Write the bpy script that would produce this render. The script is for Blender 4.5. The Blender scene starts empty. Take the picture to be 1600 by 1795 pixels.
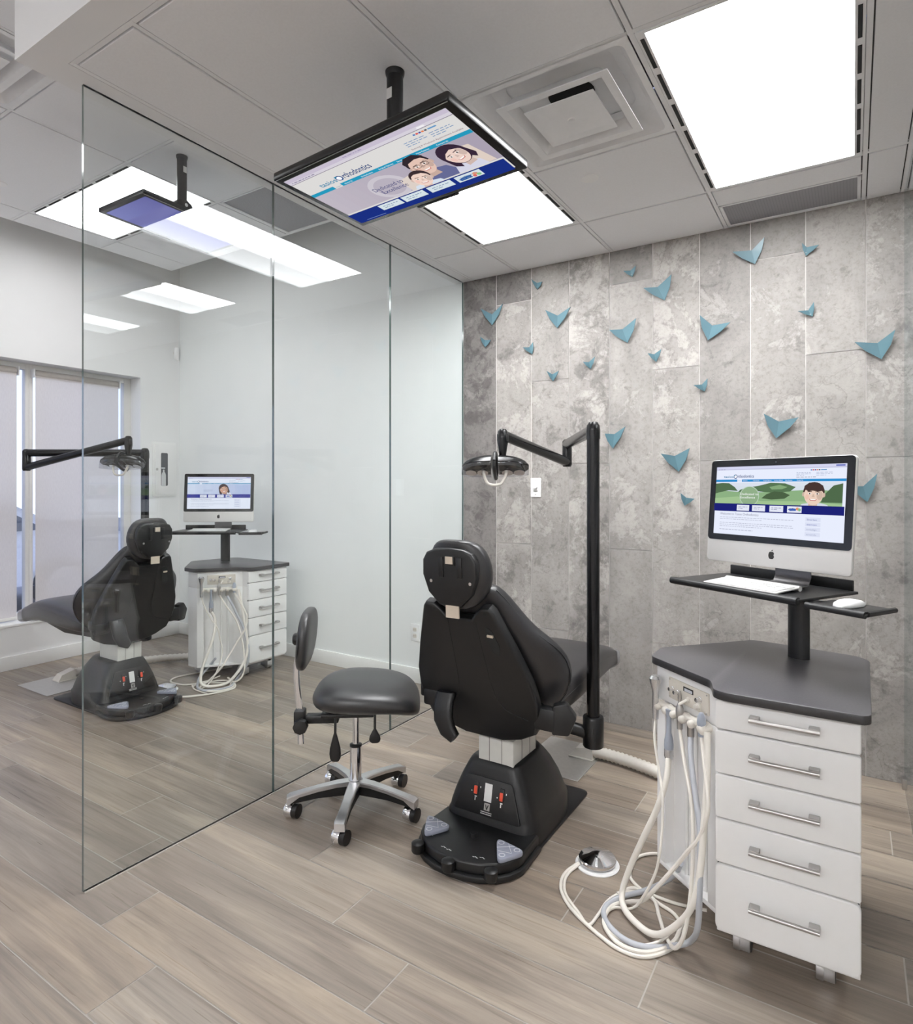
import bpy, bmesh, math, random
from mathutils import Matrix, Vector
random.seed(11)
S = bpy.context.scene
COL = S.collection
PI = math.pi
rad = math.radians

# ------------------------------------------------------------------ helpers
def sl(c):
    c /= 255.0
    return c / 12.92 if c <= 0.04045 else ((c + 0.055) / 1.055) ** 2.4
def rgb(r, g, b):
    return (sl(r), sl(g), sl(b), 1.0)

class Mat:
    """small node helper"""
    def __init__(s, name):
        s.m = bpy.data.materials.new(name); s.m.use_nodes = True
        s.t = s.m.node_tree; s.t.nodes.clear()
        s.out = s.t.nodes.new('ShaderNodeOutputMaterial')
    def n(s, typ, **kw):
        nd = s.t.nodes.new('ShaderNode' + typ)
        for k, v in kw.items():
            if k in nd.inputs.keys(): nd.inputs[k].default_value = v
            else: setattr(nd, k, v)
        return nd
    def l(s, a, b): s.t.links.new(a, b)
    def ramp(s, fac, stops, interp='LINEAR'):
        r = s.n('ValToRGB'); r.color_ramp.interpolation = interp
        e = r.color_ramp.elements
        while len(e) < len(stops): e.new(0.5)
        for i, (p, c) in enumerate(stops):
            e[i].position = p; e[i].color = c if len(c) == 4 else (*c, 1)
        s.l(fac, r.inputs[0]); return r.outputs[0]
    def mix(s, fac, a, b, mode='MIX'):
        m = s.n('Mix', data_type='RGBA', blend_type=mode)
        for i, v in ((0, fac), (6, a), (7, b)):
            if isinstance(v, (int, float)): m.inputs[i].default_value = v
            elif isinstance(v, tuple): m.inputs[i].default_value = v
            else: s.l(v, m.inputs[i])
        return m.outputs[2]
    def math(s, op, a, b=0.0):
        m = s.n('Math', operation=op)
        for i, v in ((0, a), (1, b)):
            if isinstance(v, (int, float)): m.inputs[i].default_value = v
            else: s.l(v, m.inputs[i])
        return m.outputs[0]
    def coords(s, scale=(1, 1, 1), offset=None):
        tc = s.n('TexCoord'); mp = s.n('Mapping'); mp.inputs['Scale'].default_value = scale
        src = tc.outputs['Object']
        if offset is not None:
            v = s.n('VectorMath', operation='ADD'); s.l(src, v.inputs[0]); s.l(offset, v.inputs[1]); src = v.outputs[0]
        s.l(src, mp.inputs[0]); return mp.outputs[0]
    def noise(s, vec, scale, detail=4, rough=0.55, dist=0.0):
        n = s.n('TexNoise'); n.inputs['Scale'].default_value = scale; n.inputs['Detail'].default_value = detail
        n.inputs['Roughness'].default_value = rough; n.inputs['Distortion'].default_value = dist
        s.l(vec, n.inputs['Vector']); return n.outputs['Fac']
    def bsdf(s, col=None, rough=0.5, metal=0.0, spec=0.5, coat=0.0, normal=None):
        b = s.n('BsdfPrincipled')
        for key, v in (('Base Color', col), ('Roughness', rough), ('Metallic', metal), ('Specular IOR Level', spec), ('Coat Weight', coat)):
            if v is None: continue
            if isinstance(v, (int, float, tuple)): b.inputs[key].default_value = v
            else: s.l(v, b.inputs[key])
        if normal is not None: s.l(normal, b.inputs['Normal'])
        s.l(b.outputs[0], s.out.inputs[0]); return b
    def bump(s, h, strength=0.1, dist=0.01):
        b = s.n('Bump'); b.inputs['Strength'].default_value = strength; b.inputs['Distance'].default_value = dist
        s.l(h, b.inputs['Height']); return b.outputs[0]

def simple(name, col, rough=0.5, metal=0.0, spec=0.5, coat=0.0, var=0.06, scale=30.0, bump=0.0, bscale=300.0):
    m = Mat(name); v = m.coords()
    f = m.noise(v, scale, 3)
    dark = tuple(c * (1 - var) for c in col[:3]) + (1,)
    lite = tuple(min(1, c * (1 + var)) for c in col[:3]) + (1,)
    c = m.ramp(f, [(0.3, dark), (0.7, lite)])
    nrm = m.bump(m.noise(v, bscale, 2), bump, 0.002) if bump else None
    m.bsdf(c, rough, metal, spec, coat, nrm)
    return m.m

def emis(name, col, strength=1.0):
    m = Mat(name); e = m.n('Emission'); e.inputs[0].default_value = col; e.inputs[1].default_value = strength
    m.l(e.outputs[0], m.out.inputs[0]); return m.m

class MB:
    """collects shapes into one mesh"""
    def __init__(s, M=None):
        s.bm = bmesh.new(); s.M = M or Matrix(); s.mats = []; s.cur = 0
    def mat(s, m):
        if m not in s.mats: s.mats.append(m)
        s.cur = s.mats.index(m); return s
    def V(s, co): return s.bm.verts.new(s.M @ Vector(co))
    def F(s, vs):
        try:
            f = s.bm.faces.new(vs); f.material_index = s.cur; return f
        except ValueError: return None
    def add(s, t, M=None):
        MM = s.M @ M if M is not None else s.M
        mp = {v: s.bm.verts.new(MM @ v.co) for v in t.verts}
        for f in t.faces:
            nf = s.bm.faces.new([mp[v] for v in f.verts]); nf.material_index = s.cur
        t.free(); return s
    def box(s, c, d, bev=0.0, seg=2, M=None):
        t = bmesh.new(); bmesh.ops.create_cube(t, size=1.0)
        bmesh.ops.scale(t, vec=d, verts=t.verts); bmesh.ops.translate(t, vec=c, verts=t.verts)
        if bev: bmesh.ops.bevel(t, geom=list(t.edges), offset=bev, segments=seg, profile=0.5, affect='EDGES')
        return s.add(t, M)
    def bx(s, x0, x1, y0, y1, z0, z1, bev=0.0, seg=2, M=None):
        return s.box(((x0+x1)/2, (y0+y1)/2, (z0+z1)/2), (abs(x1-x0), abs(y1-y0), abs(z1-z0)), bev, seg, M)
    def prism(s, poly, z0, z1, bev=0.0, seg=2, M=None, sides=False):
        t = bmesh.new(); a = [t.verts.new((x, y, z0)) for x, y in poly]; b = [t.verts.new((x, y, z1)) for x, y in poly]
        t.faces.new(list(reversed(a))); t.faces.new(b); n = len(poly)
        for i in range(n): t.faces.new((a[i], a[(i+1) % n], b[(i+1) % n], b[i]))
        bmesh.ops.recalc_face_normals(t, faces=t.faces)
        if bev:
            ed = [e for e in t.edges if sides or abs(e.verts[0].co.z - e.verts[1].co.z) < 1e-6]
            bmesh.ops.bevel(t, geom=ed, offset=bev, segments=seg, profile=0.5, affect='EDGES')
        return s.add(t, M)
    def lathe(s, prof, seg=24, M=None):
        t = bmesh.new(); rings = []
        for r, z in prof:
            if r < 1e-6: rings.append([t.verts.new((0, 0, z))])
            else: rings.append([t.verts.new((r*math.cos(2*PI*i/seg), r*math.sin(2*PI*i/seg), z)) for i in range(seg)])
        for a, b in zip(rings, rings[1:]):
            for i in range(seg):
                j = (i+1) % seg
                if len(a) == 1 and len(b) == 1: continue
                if len(a) == 1: t.faces.new((a[0], b[i], b[j]))
                elif len(b) == 1: t.faces.new((a[i], a[j], b[0]))
                else: t.faces.new((a[i], a[j], b[j], b[i]))
        for R, flip in ((rings[0], 1), (rings[-1], 0)):
            if len(R) > 1: t.faces.new(list(reversed(R)) if flip else R)
        bmesh.ops.recalc_face_normals(t, faces=t.faces)
        return s.add(t, M)
    def cyl(s, p0, p1, r0, r1=None, seg=20):
        r1 = r0 if r1 is None else r1
        p0, p1 = Vector(p0), Vector(p1); d = p1 - p0
        M = Matrix.Translation(p0) @ d.to_track_quat('Z', 'Y').to_matrix().to_4x4()
        return s.lathe([(r0, 0), (r1, d.length)], seg, M)
    def tube(s, pts, r, seg=10, sub=6, ribs=0.0, oval=1.0):
        P = [Vector(p) for p in pts]
        if sub > 1 and len(P) > 2:
            Q = []; E = [P[0]*2-P[1]] + P + [P[-1]*2-P[-2]]
            for i in range(1, len(E)-2):
                for k in range(sub):
                    t = k/sub; a, b, c, d = E[i-1], E[i], E[i+1], E[i+2]
                    Q.append(0.5*((2*b) + (c-a)*t + (2*a-5*b+4*c-d)*t*t + (3*b-a-3*c+d)*t**3))
            Q.append(P[-1]); P = Q
        t = bmesh.new(); rings = []; up = None
        for i, p in enumerate(P):
            d = (P[min(i+1, len(P)-1)] - P[max(i-1, 0)]).normalized()
            if up is None:
                up = Vector((0, 0, 1)) if abs(d.z) < 0.9 else Vector((1, 0, 0))
            x = d.cross(up).normalized(); up = x.cross(d).normalized()
            rr = r[min(i*len(r)//len(P), len(r)-1)] if isinstance(r, (list, tuple)) else r
            if ribs and i % 2: rr *= 1 - ribs
            rings.append([t.verts.new(p + x*rr*math.cos(2*PI*k/seg) + up*rr*oval*math.sin(2*PI*k/seg)) for k in range(seg)])
        for a, b in zip(rings, rings[1:]):
            for k in range(seg): t.faces.new((a[k], a[(k+1) % seg], b[(k+1) % seg], b[k]))
        t.faces.new(list(reversed(rings[0]))); t.faces.new(rings[-1])
        bmesh.ops.recalc_face_normals(t, faces=t.faces)
        return s.add(t)
    def loft(s, rings, cap=True, M=None):
        t = bmesh.new(); R = [[t.verts.new(p) for p in r] for r in rings]; n = len(R[0])
        for a, b in zip(R, R[1:]):
            for k in range(n): t.faces.new((a[k], a[(k+1) % n], b[(k+1) % n], b[k]))
        if cap: t.faces.new(list(reversed(R[0]))); t.faces.new(R[-1])
        bmesh.ops.recalc_face_normals(t, faces=t.faces)
        return s.add(t, M)
    def poly(s, pts):
        return s.F([s.V(p) for p in pts])
    def build(s, name, mat=None, parent=None, angle=40, sub=0, smooth=True, weld=False):
        me = bpy.data.meshes.new(name)
        if weld: bmesh.ops.remove_doubles(s.bm, verts=s.bm.verts, dist=1e-5)
        s.bm.to_mesh(me); s.bm.free()
        if mat is not None and not s.mats: s.mats = mat if isinstance(mat, list) else [mat]
        for m in s.mats: me.materials.append(m)
        if smooth and len(me.polygons):
            me.polygons.foreach_set('use_smooth', [True]*len(me.polygons))
            me.set_sharp_from_angle(angle=rad(angle))
        o = bpy.data.objects.new(name, me); COL.objects.link(o)
        if parent is not None: o.parent = parent
        if sub:
            md = o.modifiers.new('Subdivision', 'SUBSURF'); md.levels = sub; md.render_levels = sub
        return o

def tag(o, label, cat, group=None):
    o['label'] = label; o['category'] = cat
    if group: o['group'] = group
    return o
def thing(name, label, cat, loc=(0, 0, 0), rz=0.0, group=None, rot=None):
    o = bpy.data.objects.new(name, None); COL.objects.link(o)
    o.empty_display_size = 0.05; o.location = loc; o.rotation_euler = rot or (0, 0, rz)
    return tag(o, label, cat, group)
def struct(o, label=None):
    o['kind'] = 'structure'
    if label: o['label'] = label
    return o
def copy_tree(o, parent=None):
    kids = list(o.children)
    c = o.copy(); COL.objects.link(c)
    if parent is not None: c.parent = parent
    for k in kids: copy_tree(k, c)
    return c
def frame(o, x, y):
    x = Vector(x).normalized(); y = Vector(y).normalized(); z = x.cross(y)
    return Matrix(((x[0], y[0], z[0], o[0]), (x[1], y[1], z[1], o[1]), (x[2], y[2], z[2], o[2]), (0, 0, 0, 1)))
def sgnpow(v, p): return math.copysign(abs(v)**p, v)
def rot2(x, y, a): return (x*math.cos(a)-y*math.sin(a), x*math.sin(a)+y*math.cos(a))
def rrect(x0, x1, y0, y1, r, n=5):
    out = []
    for cx, cy, a in ((x1-r, y1-r, 0), (x0+r, y1-r, 90), (x0+r, y0+r, 180), (x1-r, y0+r, 270)):
        for k in range(n+1):
            t = rad(a + 90*k/n); out.append((cx+r*math.cos(t), cy+r*math.sin(t)))
    return out
def roundpoly(pts, r, n=4):
    out = []; N = len(pts)
    for i in range(N):
        p, a, b = Vector(pts[i]), Vector(pts[i-1]), Vector(pts[(i+1) % N])
        da, db = (a-p), (b-p); k = min(r, da.length*.45, db.length*.45)
        A = p + da.normalized()*k; B = p + db.normalized()*k
        for j in range(n+1):
            t = j/n; q = A*(1-t)**2 + p*2*t*(1-t) + B*t*t; out.append((q.x, q.y))
    return out
_text_cache = {}
def text_polys(body, bold=0.0):
    key = (body, bold)
    if key not in _text_cache:
        cu = bpy.data.curves.new('lettering', 'FONT'); cu.body = body; cu.size = 1.0; cu.resolution_u = 3; cu.offset = bold
        ob = bpy.data.objects.new('lettering', cu)
        me = bpy.data.meshes.new_from_object(ob)
        vs = [(v.co.x, v.co.y) for v in me.vertices]; fs = [tuple(p.vertices) for p in me.polygons]
        bpy.data.objects.remove(ob); bpy.data.curves.remove(cu); bpy.data.meshes.remove(me)
        _text_cache[key] = (vs, fs)
    return _text_cache[key]

# ------------------------------------------------------------------ materials
M = {}
def build_materials():
    # floor planks: wood look porcelain, grain runs along X; attribute rnd = random per plank
    m = Mat('wood_look_tile'); at = m.n('Attribute', attribute_name='rnd')
    off = m.n('VectorMath', operation='SCALE'); m.l(at.outputs['Color'], off.inputs[0]); off.inputs[3].default_value = 37.0
    v1 = m.coords((0.75, 8, 1), off.outputs[0]); v2 = m.coords((2.2, 85, 1), off.outputs[0]); v3 = m.coords((5, 5, 1), off.outputs[0])
    a = m.noise(v1, 1.0, 5, .6, 1.2); b = m.noise(v2, 1.0, 6, .62, 0.5)
    c1 = m.ramp(a, [(.27, rgb(116, 104, 94)), (.42, rgb(158, 147, 137)), (.52, rgb(180, 168, 157)), (.60, rgb(206, 192, 176)), (.74, rgb(226, 211, 194))])
    c2 = m.ramp(b, [(.3, rgb(126, 117, 110)), (.5, rgb(176, 166, 157)), (.7, rgb(203, 194, 184))])
    c = m.mix(.36, c1, c2)
    st = m.ramp(m.noise(m.coords((.7, 30, 1), off.outputs[0]), 1.0, 3, .5, 2.0), [(.60, (1, 1, 1)), (.68, (.74, .70, .67))])
    c = m.mix(.8, c, st, 'MULTIPLY')
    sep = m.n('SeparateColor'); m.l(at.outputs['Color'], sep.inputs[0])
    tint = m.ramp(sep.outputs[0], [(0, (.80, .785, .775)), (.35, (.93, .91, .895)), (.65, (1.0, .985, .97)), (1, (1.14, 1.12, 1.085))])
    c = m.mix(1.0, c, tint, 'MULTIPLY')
    warm = m.ramp(sep.outputs[1], [(0, (.985, 1.0, 1.015)), (1, (1.04, 1.0, .95))])
    c = m.mix(1.0, c, warm, 'MULTIPLY')
    c = m.mix(1.0, c, (.56, .540, .518, 1), 'MULTIPLY')
    r = m.ramp(m.noise(v2, 1.3, 3), [(.3, (.27, .27, .27)), (.7, (.42, .42, .42))])
    m.bsdf(c, r, 0, .42, normal=m.bump(b, .12, .002)); M['floor'] = m.m
    M['grout'] = simple('floor_grout', rgb(178, 171, 163), .8, var=.05)
    # stone wall tile
    m = Mat('weathered_stone_tile'); at = m.n('Attribute', attribute_name='rnd')
    off = m.n('VectorMath', operation='SCALE'); m.l(at.outputs['Color'], off.inputs[0]); off.inputs[3].default_value = 23.0
    sep = m.n('SeparateColor'); m.l(at.outputs['Color'], sep.inputs[0])
    v = m.coords((1, 1, 1), off.outputs[0]); vs = m.coords((5, 5, .7), off.outputs[0])
    big = m.noise(v, 3.0, 8, .62, .8); mid = m.noise(v, 9.0, 8, .68, .4); fine = m.noise(v, 48.0, 6, .75); st = m.noise(vs, 2.0, 6, .6, .5)
    base = m.ramp(big, [(.3, rgb(158, 154, 151)), (.5, rgb(176, 172, 168)), (.7, rgb(192, 188, 184))])
    base = m.mix(.55, base, m.ramp(st, [(.3, (.78, .775, .775)), (.55, (1, 1, 1)), (.75, (1.08, 1.08, 1.075))]), 'MULTIPLY')
    # peeled pale patches with frayed rims; amount per tile
    pn = m.math('ADD', m.noise(v, 4.2, 12, .72, .5), m.math('MULTIPLY', m.math('SUBTRACT', sep.outputs[2], .5), .14))
    pn = m.math('ADD', pn, m.math('MULTIPLY', m.math('SUBTRACT', fine, .5), .10))
    patch = m.ramp(pn, [(.545, (0, 0, 0)), (.60, (1, 1, 1))])
    base = m.mix(m.math('MULTIPLY', patch, .55), base, rgb(212, 208, 203))
    edge = m.ramp(pn, [(.52, (1, 1, 1)), (.545, (.80, .80, .80)), (.565, (1, 1, 1))])
    base = m.mix(.5, base, edge, 'MULTIPLY')
    # dark mottles
    dn = m.math('ADD', mid, m.math('MULTIPLY', m.math('SUBTRACT', sep.outputs[1], .5), .20))
    dk = m.ramp(dn, [(.56, (1, 1, 1)), (.66, (.46, .455, .455))])
    base = m.mix(.75, base, dk, 'MULTIPLY')
    base = m.mix(.62, base, m.ramp(fine, [(.33, (.55, .54, .54)), (.5, (1, 1, 1)), (.72, (1.12, 1.11, 1.1))]), 'MULTIPLY')
    # hairline cracks
    vo = m.n('TexVoronoi', feature='DISTANCE_TO_EDGE'); vo.inputs['Scale'].default_value = 3.2
    wv = m.n('VectorMath', operation='ADD'); m.l(v, wv.inputs[0])
    nz = m.n('TexNoise'); nz.inputs['Scale'].default_value = 4.0; nz.inputs['Detail'].default_value = 6; m.l(v, nz.inputs['Vector'])
    sc = m.n('VectorMath', operation='SCALE'); m.l(nz.outputs['Color'], sc.inputs[0]); sc.inputs[3].default_value = .5
    m.l(sc.outputs[0], wv.inputs[1]); m.l(wv.outputs[0], vo.inputs['Vector'])
    ck = m.ramp(vo.outputs['Distance'], [(.0, (.55, .54, .54)), (.012, (1, 1, 1))])
    ckm = m.math('MULTIPLY', m.ramp(m.noise(v, 2.2, 2), [(.5, (0, 0, 0)), (.6, (1, 1, 1))]), .7)
    base = m.mix(ckm, base, m.mix(1.0, base, ck, 'MULTIPLY'))
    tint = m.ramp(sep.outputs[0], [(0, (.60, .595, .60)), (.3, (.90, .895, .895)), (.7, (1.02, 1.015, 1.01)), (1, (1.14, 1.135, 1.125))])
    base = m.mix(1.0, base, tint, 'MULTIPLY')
    base = m.mix(1.0, base, (.70, .687, .68, 1), 'MULTIPLY')
    m.bsdf(base, .62, 0, .3, normal=m.bump(mid, .15, .004)); M['stone'] = m.m
    M['wgrout'] = simple('wall_grout', rgb(212, 208, 204), .8, var=.04)
    M['paint'] = simple('white_wall_paint', rgb(240, 240, 240), .6, spec=.3, var=.012, scale=3, bump=.03)
    M['paint_cool'] = simple('cool_white_wall_paint', rgb(240, 243, 243), .6, spec=.3, var=.012, scale=3, bump=.03)
    M['trim'] = simple('white_trim', rgb(238, 238, 236), .4, var=.01)
    M['ctile'] = simple('ceiling_tile', rgb(240, 241, 244), .9, spec=.15, var=.02, scale=120, bump=.12, bscale=500)
    M['tbar'] = simple('ceiling_grid_metal', rgb(238, 239, 241), .5, var=.02)
    M['cgap'] = simple('ceiling_gap', rgb(70, 68, 66), .9)
    M['bulk'] = simple('bulkhead_paint', rgb(236, 237, 239), .7, spec=.2, var=.012, scale=3)
    M['black'] = simple('black_plastic', rgb(13, 13, 14), .40, spec=.36, bump=.06, bscale=420)
    M['blackgloss'] = simple('black_gloss_paint', rgb(9, 9, 10), .24, spec=.3, var=.03)
    M['bezel'] = simple('screen_bezel_black', rgb(9, 9, 11), .22, spec=.3, var=.02)
    M['metalblack'] = simple('black_powder_coat', rgb(17, 17, 18), .38, spec=.35, var=.05, bump=.08)
    M['vinyl'] = simple('black_vinyl', rgb(28, 27, 29), .36, spec=.5, bump=.05, bscale=260)
    M['vinylgrey'] = simple('charcoal_vinyl', rgb(36, 36, 37), .38, spec=.5, bump=.04, bscale=260)
    M['chrome'] = simple('chrome', (.86, .86, .88, 1), .07, 1.0, var=.01)
    M['alu'] = simple('cast_aluminium', (.68, .68, .69, 1), .28, 1.0, var=.04)
    M['steel'] = simple('brushed_steel', (.46, .445, .43, 1), .34, 1.0, var=.05)
    M['mac'] = simple('silver_anodised', rgb(214, 212, 210), .38, .25, var=.01)
    M['lam'] = simple('white_laminate', rgb(238, 237, 236), .3, var=.008)
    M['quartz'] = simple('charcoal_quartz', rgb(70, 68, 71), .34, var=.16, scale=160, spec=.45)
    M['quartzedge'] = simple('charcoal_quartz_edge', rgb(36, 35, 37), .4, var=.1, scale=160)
    M['beige'] = simple('beige_plastic', rgb(214, 208, 198), .4, var=.02)
    M['panelmetal'] = simple('control_panel_metal', rgb(206, 199, 187), .38, var=.03, scale=90)
    M['hose'] = simple('ivory_hose', rgb(228, 222, 212), .45, var=.02)
    M['hosegrey'] = simple('grey_hose', rgb(174, 177, 184), .4, var=.03)
    M['silver'] = simple('silver_handpiece', (.66, .66, .67, 1), .22, .9, var=.03)
    M['bluegrey'] = simple('blue_grey_plastic', rgb(150, 157, 170), .3, var=.03)
    M['padgrey'] = simple('grey_pedal_rubber', rgb(136, 140, 156), .5, var=.05)
    M['padlite'] = simple('pedal_mark', rgb(196, 198, 206), .5)
    M['white'] = simple('white_plastic', rgb(242, 242, 242), .3, var=.01)
    M['wlabel'] = simple('label_white', rgb(232, 232, 230), .5, var=.02)
    M['liftgrey'] = simple('light_grey_cover', rgb(205, 204, 198), .5, var=.03)
    M['tan'] = simple('tan_metal', rgb(205, 190, 172), .45, var=.04)
    M['plate'] = simple('floor_plate_steel', (.60, .585, .56, 1), .36, .8, var=.05, scale=60)
    M['dark'] = simple('dark_void', rgb(18, 18, 18), .9)
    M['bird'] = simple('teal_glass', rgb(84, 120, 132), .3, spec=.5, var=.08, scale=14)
    M['birddark'] = simple('teal_glass_shade', rgb(74, 108, 120), .32, spec=.5, var=.08, scale=14)  # darker copy for left wings, the fold's shading put into the colour
    M['fabric'] = None
    M['winframe'] = simple('window_frame_paint', rgb(226, 224, 219), .45, var=.02)
    M['carwhite'] = simple('car_paint_white', rgb(235, 235, 238), .2, coat=.5)
    M['carglass'] = simple('car_glass', rgb(70, 76, 90), .1)
    M['asphalt'] = simple('asphalt', rgb(120, 120, 124), .9, var=.15, scale=20)
    M['ext_red'] = simple('extinguisher_cylinder', rgb(196, 198, 200), .3, .2)
    M['grillefill'] = None
    # perforated grille
    m = Mat('perforated_metal'); tc = m.coords((1, 1, 1))
    vo = m.n('TexVoronoi', feature='F1'); vo.inputs['Scale'].default_value = 80; vo.inputs['Randomness'].default_value = 0.0; m.l(tc, vo.inputs['Vector'])
    c = m.ramp(vo.outputs['Distance'], [(.30, rgb(62, 62, 66)), (.38, rgb(142, 142, 147))]); m.bsdf(c, .5); M['grille'] = m.m
    # glass: sheet seen through, Schlick reflection
    def glass(name, tint, f0=.045):
        m = Mat(name); lw = m.n('LayerWeight'); lw.inputs[0].default_value = .5
        p5 = m.math('POWER', lw.outputs['Facing'], 5.0)
        f = m.math('ADD', f0, m.math('MULTIPLY', p5, 1 - f0))
        tr = m.n('BsdfTransparent'); tr.inputs[0].default_value = tint
        gl = m.n('BsdfGlossy'); gl.inputs['Roughness'].default_value = 0.0; gl.inputs[0].default_value = (.96, .98, 1, 1)
        mx = m.n('MixShader'); m.l(f, mx.inputs[0]); m.l(tr.outputs[0], mx.inputs[1]); m.l(gl.outputs[0], mx.inputs[2])
        m.l(mx.outputs[0], m.out.inputs[0]); return m.m
    M['glass'] = glass('partition_glass', (.972, .988, .982, 1), .042)
    M['winglass'] = glass('window_glass', (.95, .97, .97, 1))
    M['clear'] = glass('clear_plastic', (.86, .86, .88, 1), .06)
    M['gedge'] = simple('glass_edge', rgb(58, 80, 75), .08, spec=.8, coat=.5, var=.1)
    # smoky foot cover
    m = Mat('clear_vinyl_cover'); b = m.bsdf((.55, .55, .60, 1), .18); tr = m.n('BsdfTransparent'); tr.inputs[0].default_value = (.8, .8, .82, 1)
    mx = m.n('MixShader'); mx.inputs[0].default_value = .55; m.l(tr.outputs[0], mx.inputs[1]); m.l(b.outputs[0], mx.inputs[2]); m.l(mx.outputs[0], m.out.inputs[0]); M['footcover'] = m.m
    # roller blind: woven, slightly see-through and translucent
    m = Mat('roller_blind_weave'); v = m.coords()
    f = m.noise(m.coords((1, 200, 30)), 1.0, 2); c = m.ramp(f, [(.3, rgb(212, 204, 199)), (.7, rgb(224, 217, 212))])
    d = m.n('BsdfDiffuse'); m.l(c, d.inputs[0]); t = m.n('BsdfTranslucent'); t.inputs[0].default_value = (.92, .82, .74, 1)
    tr = m.n('BsdfTransparent')
    m1 = m.n('MixShader'); m1.inputs[0].default_value = .28; m.l(d.outputs[0], m1.inputs[1]); m.l(t.outputs[0], m1.inputs[2])
    m2 = m.n('MixShader'); m2.inputs[0].default_value = .07; m.l(m1.outputs[0], m2.inputs[1]); m.l(tr.outputs[0], m2.inputs[2])
    m.l(m2.outputs[0], m.out.inputs[0]); M['blind'] = m.m
    # light lenses: one half dimmed, the fixture's mirrored shading put into the glow
    def lens(name, strength, axis):
        m = Mat(name); tc = m.n('TexCoord'); sp = m.n('SeparateXYZ'); m.l(tc.outputs['Object'], sp.inputs[0])
        d = m.math('ADD', m.math('MULTIPLY', sp.outputs[axis], 1.667), .5)
        r = m.ramp(d, [(.0, (.5, .5, .5)), (.10, (.9, .9, .9)), (.28, (1, 1, 1)), (.50, (.9, .9, .9)), (.54, (.17, .17, .17)), (.75, (.20, .20, .20)), (1, (.26, .26, .26))])
        e = m.n('Emission'); e.inputs[0].default_value = (.985, .99, 1.0, 1)
        m.l(m.math('MULTIPLY', r, strength), e.inputs[1]); m.l(e.outputs[0], m.out.inputs[0]); return m.m
    M['lens'] = lens('light_lens', LENS, 0)
    M['lenswindow'] = lens('light_lens_window_bay', LENS*.34, 0)
    M['lensfill'] = lens('light_lens_added_fill', LENSFILL, 0)
LENS = 25.0
LENSFILL = 44.0  # strength of the unseen lights added behind the camera
build_materials()
_scr = {}
def E(r, g, b, k=0.58):
    key = (r, g, b, k)
    if key not in _scr: _scr[key] = emis('screen_%d_%d_%d' % (r, g, b), rgb(r, g, b), k)
    return _scr[key]

# ------------------------------------------------------------------ room dimensions (metres)
H1, H2, HT = 2.743, 3.27, 3.62          # cubicle ceiling, higher ceiling, slab
XG, YB, XW = -2.205, 3.55, -5.34        # glass, back wall, window wall
XR, YF = 3.0, -4.0

# ------------------------------------------------------------------ floor
def rnd_layer(bm):
    return bm.loops.layers.float_color.new('rnd')
# tone of the planks that show largest: (start of plank below this x, tone) per row
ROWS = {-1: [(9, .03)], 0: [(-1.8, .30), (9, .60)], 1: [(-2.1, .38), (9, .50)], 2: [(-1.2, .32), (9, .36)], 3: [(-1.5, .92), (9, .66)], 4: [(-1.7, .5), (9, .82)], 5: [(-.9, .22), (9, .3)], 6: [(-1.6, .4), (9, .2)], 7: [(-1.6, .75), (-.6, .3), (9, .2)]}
def build_floor():
    b = MB(); lay = rnd_layer(b.bm)
    b.mat(M['grout'])
    b.poly([(XW-.2, YF, -.002), (XR, YF, -.002), (XR, YB+.05, -.002), (XW-.2, YB+.05, -.002)])
    b.mat(M['floor'])
    W, L, g = .1985, 1.21, .0022
    for k in range(-25, 15):
        y0 = .854 + W*k; y1 = min(y0 + W, YB+.05)
        if y0 > YB: continue
        x = -1.69 - .3025*k
        x -= math.ceil((x - (XW-1.3))/L)*L
        while x < XR:
            x0, x1 = max(x, XW-.2), min(x+L, XR)
            if x1 - x0 > .02:
                f = b.poly([(x0+g, y0+g, 0), (x1-g, y0+g, 0), (x1-g, y1-g, 0), (x0+g, y1-g, 0)])
                c = [random.random(), random.random(), random.random(), 1]
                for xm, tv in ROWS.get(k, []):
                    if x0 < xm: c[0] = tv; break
                if x0 > -.05: c[0] = .3*c[0]  # planks right of the cabinet darkened, its shade put into their tone
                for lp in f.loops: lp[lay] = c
            x += L
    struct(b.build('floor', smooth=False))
build_floor()

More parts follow.
